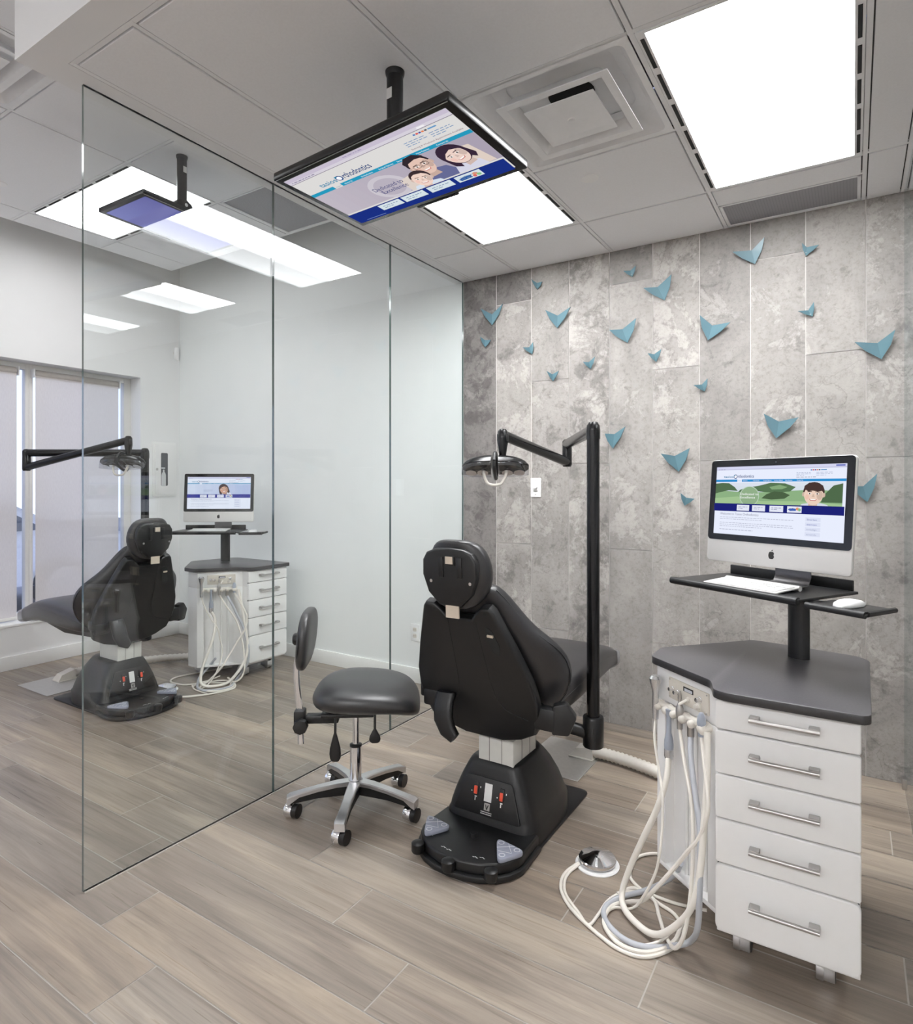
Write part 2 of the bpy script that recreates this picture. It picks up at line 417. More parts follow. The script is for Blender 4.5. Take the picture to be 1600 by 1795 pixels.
# ------------------------------------------------------------------ walls
# tone, mottling and flaking of each tile column, from the glass to the right
TONES = {-1: (.04, .95, .42), 0: (.72, .62, .72), 1: (.42, .55, .45), 2: (.72, .85, .75), 3: (.50, .25, .35), 4: (.62, .5, .8), 5: (.24, .45, .35), 6: (.60, .3, .5), 7: (.46, .25, .35), 8: (.36, .6, .55)}
def build_walls():
    # stone tiled wall
    b = MB(); lay = rnd_layer(b.bm)
    b.mat(M['wgrout']); b.poly([(XG, YB, 0), (XR, YB, 0), (XR, YB, H1+.1), (XG, YB, H1+.1)])
    b.mat(M['stone'])
    g = .0022
    for k in range(-1, 21):
        x0 = max(-1.949 + .25*(k), XG); x1 = min(-1.949 + .25*(k+1), XR)
        if x1-x0 < .01: continue
        kk = k
        zs = [0, H1+.1] + [2.547 - .515*(kk % 3) - 1.53*n for n in range(-1, 3)]
        zs = sorted(z for z in zs if 0 <= z <= H1+.1)
        for z0, z1 in zip(zs, zs[1:]):
            if z1-z0 < .01: continue
            c = list(TONES.get(k, (.5, .4, .5)))
            c = [min(1, max(0, v + random.uniform(-.10, .10))) for v in c]
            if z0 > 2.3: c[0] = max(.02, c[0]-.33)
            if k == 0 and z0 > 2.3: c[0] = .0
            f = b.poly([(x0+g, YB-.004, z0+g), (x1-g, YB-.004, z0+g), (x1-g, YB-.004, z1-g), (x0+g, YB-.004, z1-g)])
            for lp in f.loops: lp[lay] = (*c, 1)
    struct(b.build('wall_back_right', smooth=False))
    b = MB(); b.bx(XW-.2, XG, YB, YB+.12, 0, HT); struct(b.build('wall_back_left', M['paint_cool']))
    b = MB(); b.bx(XG, XR, YB+.006, YB+.12, 0, HT); struct(b.build('wall_back_core', M['paint']))
    # window wall with one long opening
    b = MB(); zb, zt, ya, yb = .32, 2.344, -1.6, 3.168
    b.bx(XW-.2, XW, yb, YB, 0, HT); b.bx(XW-.2, XW, ya, yb, 0, zb); b.bx(XW-.2, XW, ya, yb, zt, HT); b.bx(XW-.2, XW, YF, ya, 0, HT)
    struct(b.build('wall_left', M['paint']))
    b = MB(); b.bx(XW-.19, XW+.012, ya, yb, zb, zb+.022, .004); struct(b.build('trim_1', M['trim']))
    b = MB(); b.bx(XW-.2, XR, YF-.1, YF, 0, HT); struct(b.build('wall_front', M['paint']))
    b = MB(); b.bx(XR, XR+.1, YF, YB, 0, HT); struct(b.build('wall_right', M['paint']))
    # baseboards
    b = MB(); b.bx(XW, XG-.012, YB-.014, YB, 0, .104, .003); struct(b.build('baseboard_back', M['trim']))
    b = MB(); b.bx(XW, XW+.014, YF, YB-.014, 0, .104, .003); struct(b.build('baseboard_left', M['trim']))
    # windows: frame + glass per bay
    xs = -5.52
    bays = [(2.345, 3.168), (1.42, 2.345), (.5, 1.42), (-.4, .5), (-1.6, -.4)]
    for i, (a, c) in enumerate(bays):
        b = MB(); t = .05; r = .064 if i == 0 else .0275
        l = .0275 if i < 4 else .06
        b.bx(xs-.03, xs+.03, a, a+l, .342, zt, .004); b.bx(xs-.03, xs+.03, c-r, c, .342, zt, .004)
        b.bx(xs-.03, xs+.03, a+l, c-r, zt-.046, zt, .004); b.bx(xs-.03, xs+.03, a+l, c-r, .342, .39, .004)
        w = b.build('window_%d' % (i+1), M['winframe']); struct(w)
        g_ = MB(); g_.bx(xs-.006, xs, a+l, c-r, .39, zt-.046); g_.build('pane', M['winglass'], w, smooth=False)
build_walls()

# ------------------------------------------------------------------ ceilings
def ceil_cells(cells, z, name):
    b = MB()
    b.mat(M['cgap'])
    xa = min(c[0] for c in cells); xb = max(c[1] for c in cells); ya = min(c[2] for c in cells); yb = max(c[3] for c in cells)
    for x0, x1, y0, y1, kind in cells:
        if kind == 't':
            b.mat(M['ctile']); g = .0132
            b.bx(x0+g, x1-g, y0+g, y1-g, z-.003, z+.012, .0015, 1)
            b.mat(M['cgap']); b.bx(x0+.001, x1-.001, y0+.001, y1-.001, z+.0125, z+.02)
    t = .0082
    b.mat(M['tbar'])
    def bars(segs, vert):
        # merge collinear overlapping runs so that no two bars coincide
        by = {}
        for c, a0, a1 in segs: by.setdefault(round(c, 3), []).append((a0, a1))
        for c, L in by.items():
            L.sort(); cur = list(L[0]); runs = []
            for a0, a1 in L[1:]:
                if a0 <= cur[1]+1e-4: cur[1] = max(cur[1], a1)
                else: runs.append(tuple(cur)); cur = [a0, a1]
            runs.append(tuple(cur))
            for a0, a1 in runs:
                if vert: b.bx(c-t, c+t, a0-t, a1+t, z, z+.010)
                else: b.bx(a0, a1, c-t, c+t, z+.0006, z+.0106)
    bars([(x, y0, y1) for x0, x1, y0, y1, k in cells for x in (x0, x1)], True)
    bars([(y, x0, x1) for x0, x1, y0, y1, k in cells for y in (y0, y1)], False)
    return struct(b.build(name, smooth=False))
def build_ceilings():
    X = [-2.125, -1.79, -1.182, -.565, .042, .195]
    c = []
    for a, d in ((1.035, 1.865), (1.865, 3.07), (3.07, 3.545)): c.append((X[0], X[1], a, d, 't'))
    c += [(X[1], X[2], 1.035, 1.86, 't'), (X[1], X[2], 1.86, 3.06, 'o'), (X[1], X[2], 3.06, 3.545, 't')]
    c += [(X[2], X[3], 1.035, 1.86, 't'), (X[2], X[3], 1.86, 2.46, 'o'), (X[2], X[3], 2.46, 3.06, 't'), (X[2], X[3], 3.06, 3.545, 't')]
    c += [(X[3], X[4], 1.035, 1.86, 't'), (X[3], X[4], 1.86, 3.06, 'o'), (X[3], X[4], 3.06, 3.24, 't'), (X[3], X[4], 3.24, 3.545, 'o')]
    c += [(X[4], X[5], 1.035, 3.05, 't'), (X[4], X[5], 3.05, 3.545, 't')]
    for x0, x1 in ((.33, .66), (.66, 1.27), (1.27, 1.88), (1.88, 2.49), (2.49, 2.98)):
        for a, d in ((1.035, 1.86), (1.86, 3.06), (3.06, 3.545)): c.append((x0, x1, a, d, 'o' if (x0 == .66 and a == 1.86) else 't'))
    ceil_cells(c, H1, 'ceiling_1')
    # higher ceiling over the window bay and the corridor
    c = []
    xb = [-5.04, -4.79, -3.57, -2.96, -2.26]
    lights = {(-4.79, 2.04), (-4.79, -1.6), (-4.79, .22)}
    for i in range(4):
        for a, d in ((.83, 1.44), (1.44, 2.04), (2.04, 2.65), (2.65, 3.27)):
            k = 't'
            if (i == 1 and a == 2.04) or (i == 2 and a in (.83, 2.65)): k = 'o'
            c.append((xb[i], xb[i+1], a, d, k))
    xc = xb[:4] + [-2.35, -1.74, -.52, .09, 1.31, 1.92, 2.95]
    ys = [-3.95, -2.83, -2.22, -1.61, -1.0, -.39, .22, .83]
    for i in range(len(xc)-1):
        for j in range(len(ys)-1):
            k = 'o' if (i, j) in ((1, 1), (1, 6), (5, 1), (7, 1)) else 't'
            c.append((xc[i], xc[i+1], ys[j], ys[j+1], k))
    ceil_cells(c, H2, 'ceiling_2')
    b = MB(); b.bx(XW-.2, XR, YF, YB, HT, HT+.05); struct(b.build('ceiling_slab', M['bulk']))
    b = MB(); b.bx(-2.262, -2.135, .925, YB, H1, HT); struct(b.build('beam_1', M['bulk']))
    b = MB(); b.bx(-2.135, XR, .925, 1.025, H1, HT); struct(b.build('beam_2', M['bulk']))
    b = MB(); b.bx(.205, .32, 1.025, YB, H1, HT); struct(b.build('beam_3', M['bulk']))
    # the slab closes off what lies above the cubicle tiles
    return [(xc[i], xc[i+1], ys[j], ys[j+1]) for i, j in ((1, 1), (5, 1), (7, 1), (1, 6))]
added_lights = build_ceilings()

def ceiling_light(x0, x1, y0, y1, z, label, group, along_y=True, lens='lens'):
    """recessed troffer: frame with air slots along its long sides, lens"""
    cx, cy = (x0+x1)/2, (y0+y1)/2
    L = (y1-y0) if along_y else (x1-x0); W = (x1-x0) if along_y else (y1-y0)
    t = thing('ceiling_light', label, 'ceiling light', (cx, cy, z), 0 if along_y else PI/2, group)
    w, l = W/2-.010, L/2-.010
    iw, il = w-.028, l-.012
    f = MB()
    for s in (-1, 1):
        f.bx(min(s*w, s*iw), max(s*w, s*iw), -l, l, -.004, .01, .001, 1)
        f.bx(-iw, iw, min(s*l, s*il), max(s*l, s*il), -.004, .01, .001, 1)
    f.build('frame', M['tbar'], t)
    n = 6; seg = (2*il)/n
    for s in (-1, 1):
        g = MB()
        for k in range(n):
            y = -il + seg*k + seg*.5
            g.bx(s*(w-.014)-.006, s*(w-.014)+.006, y-seg*.40, y+seg*.40, -.0055, -.0035)
        g.build('air_slot', M['dark'], t)
    ln = MB(); ln.bx(-iw, iw, -il, il, .0, .006); ln.build('lens', M[lens], t, smooth=False)
    h = MB(); h.bx(-w, w, -l, l, .012, .08); h.build('housing', M['tbar'], t)
    return t
ceiling_light(-.565, .042, 1.86, 3.06, H1, 'large bright ceiling light in front of the perforated grille, by the stone wall', 'recessed ceiling lights')
ceiling_light(-1.79, -1.182, 1.86, 3.06, H1, 'bright ceiling light partly hidden behind the ceiling screen showing a family', 'recessed ceiling lights')
ceiling_light(.66, 1.27, 1.86, 3.06, H1, 'ceiling light of the next cubicle, outside the photo and mirrored in the glass', 'recessed ceiling lights', True, 'lenswindow')
ceiling_light(-4.79, -3.57, 2.04, 2.65, H2, 'ceiling light beyond the glass, above the blue tilted screen', 'recessed ceiling lights', False, 'lenswindow')
for i, (a, b_, c_, d_) in enumerate(added_lights):  # added lights out of view, brightening drawer fronts and the far bay
    ceiling_light(a, b_, c_, d_, H2, 'unseen recessed ceiling light added to brighten the room', 'added unseen ceiling lights', False, 'lensfill' if a > -2 else 'lenswindow')

def air_diffuser(cx, cy, z, label, s=.296):
    t = thing('air_vent', label, 'air vent', (cx, cy, z), 0, 'ceiling air diffusers')
    f = MB()
    def ringq(a0, z0, a1, z1, rr0=.02, rr1=.02):
        r0 = [(x, y, z0) for x, y in rrect(-a0, a0, -a0, a0, rr0)]; r1 = [(x, y, z1) for x, y in rrect(-a1, a1, -a1, a1, rr1)]
        f.loft([r0, r1], cap=False)
    ringq(s, -.002, s-.022, -.003, .004, .03); ringq(s-.022, -.003, s-.06, .055, .03, .07); ringq(s-.06, .055, s-.10, .075, .07, .07)
    f.build('outer_cone', M['tbar'], t)
    m = MB(); a = .205
    r = [[(x, y, z_) for x, y in rrect(-q, q, -q, q, rr)] for q, z_, rr in ((a, -.020, .003), (a-.03, -.018, .003), (a-.05, .022, .02), (a-.035, .024, .02), (a-.012, -.012, .004), (a, -.016, .003))]
    m.loft(r+[r[0]], cap=False); m.build('middle_cone', M['tbar'], t)
    n = MB(); q = .13
    n.loft([[(x, y, z_) for x, y in rrect(-w, w, -w, w, .003)] for w, z_ in ((q, -.016), (q, -.019), (q-.012, -.018), (.055, -.012))])
    n.lathe([(0, -.02), (.012, -.02), (.016, -.014), (.05, -.012), (.052, -.008)], 20)
    n.build('centre_plate', M['tbar'], t)
    k = MB(); k.bx(-.25, .25, -.25, .25, .078, .082); k.build('back_pan', M['tbar'], t)
    k = MB(); k.lathe([(0, .076), (.085, .076), (.085, .0775), (0, .0775)], 24); k.build('duct_opening', M['dark'], t)
    return t
air_diffuser(-.873, 2.16, H1, 'square stepped air diffuser in the ceiling beside the large light')
air_diffuser(-3.265, 1.135, H2, 'stepped air diffuser half hidden above the bulkhead corner, beyond the glass')

def return_grille(x0, x1, y0, y1, z, label):
    t = thing('return_grille', label, 'ceiling grille', ((x0+x1)/2, (y0+y1)/2, z), 0, 'perforated ceiling grilles')
    w, l = (x1-x0)/2-.012, (y1-y0)/2-.012
    b = MB(); b.bx(-w, w, -l, l, .004, .008); b.build('perforated_sheet', M['grille'], t)
    f = MB()
    for s in (-1, 1):
        f.bx(min(s*w, s*(w-.014)), max(s*w, s*(w-.014)), -l, l, -.002, .008, .001, 1); f.bx(-w, w, min(s*l, s*(l-.012)), max(s*l, s*(l-.012)), -.002, .008, .001, 1)
    f.build('grille_rim', M['tbar'], t)
return_grille(-.565, .042, 3.24, 3.545, H1, 'narrow perforated ceiling grille touching the top of the stone wall')
return_grille(-3.57, -2.96, 2.65, 3.27, H2, 'square perforated ceiling grille beyond the glass, left of the family screen')

def cover_disc(x, y, z, label):
    b = MB(Matrix.Translation((0, 0, 0))); b.lathe([(0, -.006), (.036, -.006), (.039, -.003), (.039, .0), (.03, .002)], 28)
    o = b.build('ceiling_cover', M['white']); o.location = (x, y, z); tag(o, label, 'sprinkler cover', 'round ceiling covers')
cover_disc(-.98, 2.635, H1-.003, 'small round white cover on the ceiling tile between diffuser and stone wall')
cover_disc(-4.48, 1.75, H2-.003, 'small round white cover on the high ceiling at the left photo edge')

# ------------------------------------------------------------------ glass partition
def glass_panel(y0, y1, x, label, z1=H1):
    b = MB(); t = .006
    A = [(x-t, y0, 0.004), (x-t, y1, 0.004), (x-t, y1, z1), (x-t, y0, z1)]; B = [(x+t, p[1], p[2]) for p in A]
    b.mat(M['glass'])
    va = [b.V(p) for p in A]; vb = [b.V(p) for p in B]
    b.F(list(reversed(va))); b.F(vb)
    b.mat(M['gedge'])
    for i in range(4): b.F((va[i], va[(i+1) % 4], vb[(i+1) % 4], vb[i]))
    bmesh.ops.recalc_face_normals(b.bm, faces=b.bm.faces)
    o = b.build('glass_partition', smooth=False); struct(o, label)
    o['category'] = 'glass panel'; o['group'] = 'frameless glass panels'
    return o
glass_panel(1.105, 1.927, XG, 'frameless glass partition panel with a free front edge, nearest the corridor')
glass_panel(1.929, 2.769, XG, 'middle frameless glass panel behind the black rolling stool')
glass_panel(2.771, 3.546, XG, 'frameless glass panel meeting the stone wall')
glass_panel(1.105, 3.52, .204, 'glass panel seen edge-on at the right photo border beside the stone wall')
b = MB(); b.bx(XG-.008, XG+.010, 1.108, 3.546, 0, .004); struct(b.build('trim_2', M['grout']))
b = MB(); b.bx(.198, .21, 1.10, 3.53, 0, .004); struct(b.build('trim_3', M['wgrout']))
b = MB(); b.box((.204, 3.50, .025), (.03, .05, .05), .004); tag(b.build('glass_clamp', M['steel']), 'small steel clamp at the foot of the right edge glass, by the stone wall', 'glass clamp')

# ------------------------------------------------------------------ blinds, outside
def roller_blind(y0, y1, label):
    t = thing('roller_blind', label, 'blind', (-5.455, (y0+y1)/2, 2.27), 0, 'woven roller blinds')
    w = (y1-y0)/2
    b = MB(); b.poly([(.022, -w, -.01), (.022, w, -.01), (.022, w, -1.90), (.022, -w, -1.90)]); b.build('fabric', M['blind'], t)
    r = MB(); r.cyl((0, -w, 0), (0, w, 0), .03); r.build('roll', simple('blind_roll', rgb(168, 162, 156), .7), t)
    for yy in (w+.012, -w-.008):
        k = MB(); k.box((0, yy, 0), (.07, .008, .07), .003); k.build('bracket', M['white'], t)
    h = MB(); h.box((.022, 0, -1.905), (.012, 2*w, .022), .003); h.build('hem_bar', M['winframe'], t)
roller_blind(2.365, 3.022, 'grey woven roller blind nearest the room corner, behind the far dental chair')
roller_blind(1.44, 2.235, 'grey woven roller blind at the left edge of the photo')
roller_blind(.53, 1.36, 'grey woven roller blind further along the window wall, outside the photo')
b = MB(); b.poly([(-30, -20, -.15), (XW-.2, -20, -.15), (XW-.2, 20, -.15), (-30, 20, -.15)]); struct(b.build('ground', M['asphalt']))
def parked_car(y, label):
    t = thing('parked_car', label, 'car', (-9.2, y, -.15), 0)
    prof = [(-2.2, .35), (-2.2, .75), (-1.9, .92), (-1.1, .98), (-.55, 1.40), (.55, 1.44), (1.35, 1.02), (2.1, .92), (2.2, .6), (2.15, .32)]
    b = MB()
    rr = [[(sx*k, yy*(1 if zz < 1.2 else .98), zz) for yy, zz in prof] for sx, k in ((-.85, .93), (-.85, 1), (.85, 1), (.85, .93))]
    b.loft(rr); b.build('body', M['carwhite'], t)
    for q in ([(-1.0, .98), (-.52, 1.34), (.0, 1.38), (.0, .98)], [(.06, .98), (.06, 1.38), (.5, 1.37), (1.15, 1.0)]):
        g = MB(); g.prism(q, 0, .012, M=frame((.855, 0, 0), (0, 1, 0), (0, 0, 1))); g.build('side_window', M['carglass'], t)
    for yy in (-1.35, 1.35):
        w = MB(); w.cyl((.70, yy, .32), (.87, yy, .32), .32, seg=24); wo = w.build('wheel', M['black'], t)
        h = MB(); h.cyl((.87, yy, .32), (.885, yy, .32), .2, seg=20); h.build('hubcap', M['alu'], wo)
parked_car(2.6, 'white parked car outside, faintly visible through the blinds')

# ------------------------------------------------------------------ wall birds
BIRDS = [
 ([(-2.049, 2.539), (-1.972, 2.424), (-1.886, 2.543), (-1.965, 2.489)], 'large blue bird nearest the glass partition, high on the dark stone column'),
 ([(-1.591, 2.46), (-1.52, 2.344), (-1.428, 2.453), (-1.511, 2.414)], 'large blue bird below the small bird at the second stone column top'),
 ([(-1.191, 2.284), (-1.088, 2.2), (-1.034, 2.329), (-1.113, 2.277)], 'large blue bird directly above the lamp arm elbow, tilted to the right'),
 ([(-.994, 2.493), (-.881, 2.41), (-.84, 2.541), (-.915, 2.485)], 'large blue bird just below the smallest bird near the ceiling edge'),
 ([(-.53, 2.602), (-.426, 2.524), (-.38, 2.647), (-.439, 2.592)], 'large blue bird highest on the wall, under the ceiling grille'),
 ([(-.693, 2.297), (-.654, 2.159), (-.541, 2.237), (-.63, 2.232)], 'large blue bird tipped steeply with its left wing upright, mid wall'),
 ([(.006, 2.065), (.112, 1.975), (.165, 2.103), (.096, 2.05)], 'largest blue bird at the right end of the wall, above the computer'),
 ([(-.384, 1.75), (-.328, 1.623), (-.227, 1.722), (-.315, 1.706)], 'large blue bird straight above the computer screen'),
 ([(-.898, 1.561), (-.805, 1.46), (-.744, 1.586), (-.823, 1.546)], 'large blue bird between the lamp post and the computer'),
 ([(-1.217, 1.686), (-1.174, 1.598), (-1.095, 1.721), (-1.161, 1.68)], 'large blue bird partly hidden behind the top of the lamp post'),
 ([(-.006, 1.38), (.057, 1.304), (.096, 1.44), (.04, 1.38)], 'large blue bird peeking out behind the right side of the computer'),
 ([(-2.055, 2.357), (-2.025, 2.287), (-1.976, 2.325), (-2.019, 2.33)], 'small blue bird under the large one nearest the glass'),
 ([(-1.688, 2.668), (-1.653, 2.602), (-1.614, 2.638), (-1.649, 2.637)], 'small blue bird close below the ceiling at the left part of the wall'),
 ([(-1.747, 2.25), (-1.688, 2.204), (-1.676, 2.273), (-1.703, 2.245)], 'small blue bird on the pale second stone column, right wing raised'),
 ([(-1.584, 2.087), (-1.548, 2.023), (-1.505, 2.079), (-1.546, 2.062)], 'small upright blue bird just above a horizontal tile joint, straight over the light switch'),
 ([(-1.351, 2.118), (-1.309, 2.073), (-1.277, 2.14), (-1.314, 2.111)], 'small blue bird alone on the fourth stone column'),
 ([(-1.108, 2.611), (-1.062, 2.573), (-1.037, 2.627), (-1.068, 2.605)], 'small blue bird near the ceiling, above a horizontal tile joint'),
 ([(-.97, 2.125), (-.928, 2.074), (-.895, 2.139), (-.934, 2.115)], 'small blue bird on the tile joint right of the lamp arm'),
 ([(-.726, 1.925), (-.671, 1.888), (-.654, 1.954), (-.683, 1.924)], 'small blue bird below the steeply tipped large one'),
 ([(-.793, 1.344), (-.775, 1.274), (-.719, 1.313), (-.763, 1.318)], 'lowest small blue bird, left of the computer'),
 ([(-.231, 2.25), (-.169, 2.216), (-.162, 2.284), (-.187, 2.246)], 'small blue bird left of the largest bird, right wing raised'),
 ([(-.214, 2.584), (-.197, 2.521), (-.141, 2.56), (-.192, 2.558)], 'small blue bird under the right end of the ceiling grille'),
]
def bird(pts, label):
    (lx, lz), (tx, tz), (rx, rz), (nx, nz) = pts
    cx, cz = (tx+nx)/2, (tz+nz)/2
    t = thing('bird_wall_art', label, 'wall ornament', (cx, YB-.004, cz), 0, 'blue bird wall ornaments')
    size = math.hypot(rx-lx, rz-lz); o = .012 + .02*size; d = .024 + .03*size; h = .006
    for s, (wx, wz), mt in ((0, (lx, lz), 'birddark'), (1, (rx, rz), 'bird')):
        b = MB(); P = [(wx-cx, -d-.02*size, wz-cz), (tx-cx, -o, tz-cz), (nx-cx, -d, nz-cz)]
        mid = ((wx+tx)/2-cx + (.06 if s else -.06)*size, -o-.3*d, (wz+tz)/2-cz)
        Q = [P[0], mid, P[1], P[2]]
        a = [b.V(p) for p in Q]; c = [b.V((p[0], p[1]+h, p[2])) for p in Q]
        for k in (0, 1, 2, 3): b.F((a[k], a[(k+1) % 4], c[(k+1) % 4], c[k]))
        b.F((a[0], a[1], a[3])); b.F((a[1], a[2], a[3])); b.F((c[0], c[3], c[1])); b.F((c[1], c[3], c[2]))
        bmesh.ops.recalc_face_normals(b.bm, faces=b.bm.faces)
        b.build('wing', M[mt], t, smooth=False)
    b = MB(); b.cyl((tx*.5+nx*.5-cx, 0, tz*.5+nz*.5-cz), (tx*.5+nx*.5-cx, -o-.005, tz*.5+nz*.5-cz), .005, seg=8); b.build('stand_off', M['steel'], t)
for p, lab in BIRDS: bird(p, lab)

# ------------------------------------------------------------------ small wall things
t = thing('dimmer_switch', 'white dimmer switch with a round knob on the stone wall', 'light switch', (-1.667, YB-.004, 1.372))
b = MB(); b.prism(rrect(-.035, .035, -.059, .059, .005), 0, .007, .002, M=frame((0, 0, 0), (1, 0, 0), (0, 0, 1))); b.build('wall_plate', M['white'], t)
b = MB(); b.lathe([(.014, 0), (.013, .014), (.011, .017), (0, .017)], 20, frame((0, -.007, .004), (1, 0, 0), (0, 0, 1))); b.build('knob', M['white'], t)
b = MB()
for z in (.044, -.044): b.cyl((0, -.006, z), (0, -.0085, z), .003, seg=8)
b.box((0, -.0075, -.022), (.03, .001, .006)); b.build('screw', M['steel'], t)
t = thing('wall_outlet', 'white wall outlet low on the white back wall behind the near chair', 'wall outlet', (-2.60, YB, .35))
b = MB(); b.prism(rrect(-.037, .037, -.06, .06, .005), 0, .007, .002, M=frame((0, 0, 0), (1, 0, 0), (0, 0, 1))); b.build('wall_plate', M['white'], t)
for z in (.022, -.022):
    b = MB(); b.prism(rrect(-.016, .016, z-.014, z+.014, .008), .007, .009, .001, M=frame((0, 0, 0), (1, 0, 0), (0, 0, 1))); so = b.build('socket', M['beige'], t)
    s_ = MB(); s_.box((-.006, -.0095, z+.002), (.002, .001, .008)); s_.box((.006, -.0095, z+.002), (.002, .001, .008)); s_.build('slot', M['dark'], so)
# extinguisher cabinet on the window wall
t = thing('extinguisher_cabinet', 'white extinguisher cabinet with a tall narrow glass slot, on the wall by the corner', 'cabinet', (XW, 3.391, 1.533))
b = MB(); Mf = frame((0, 0, 0), (0, 1, 0), (0, 0, 1))
b.prism(rrect(-.116, .116, -.246, .246, .006), 0, .014, .003, M=Mf); b.build('frame', M['trim'], t)
b = MB(); b.bx(.012, .026, -.098, .098, -.228, .228, .004)
d = b.build('door', M['lam'], t)
b = MB(); b.prism(rrect(-.045, .022, -.15, .15, .01), .0262, .0266, M=Mf); b.build('window_slot', simple('smoky_glass', rgb(58, 60, 66), .08, coat=.5), d)
b = MB(); b.box((.031, -.085, 0), (.012, .018, .022), .003); b.build('latch', M['steel'], d)
b = MB(); b.lathe([(0, -.10), (.02, -.10), (.022, -.095), (.022, .0), (.016, .02), (.008, .03), (.008, .05), (0, .052)], 16, Matrix.Translation((.0285, -.02, -.02)) @ Matrix.Scale(.12, 4, (1, 0, 0)))
b.box((.0285, -.025, .045), (.004, .035, .012), .001); tag(b.build('fire_extinguisher', M['ext_red']), 'pale fire extinguisher seen through the slot of the wall cabinet', 'fire extinguisher').location = (XW, 3.391, 1.5)
# motion sensor in the corner
t = thing('motion_sensor', 'small white motion sensor high in the room corner', 'motion sensor', (XW+.02, YB-.02, 2.62), rad(-45))
b = MB(); b.loft([[(x*k, -y_, z_) for x, y_ in rrect(-.035, .035, .0, .04, .018)] for z_, k in ((-.062, .35), (-.045, .75), (-.01, 1.0), (.03, 1.0), (.05, .8))]); b.build('housing', M['white'], t)
b = MB(); b.lathe([(.02, 0), (.016, .008), (0, .011)], 14, frame((0, -.04, .0), (1, 0, 0), (0, 0, 1))); b.build('lens', M['beige'], t)

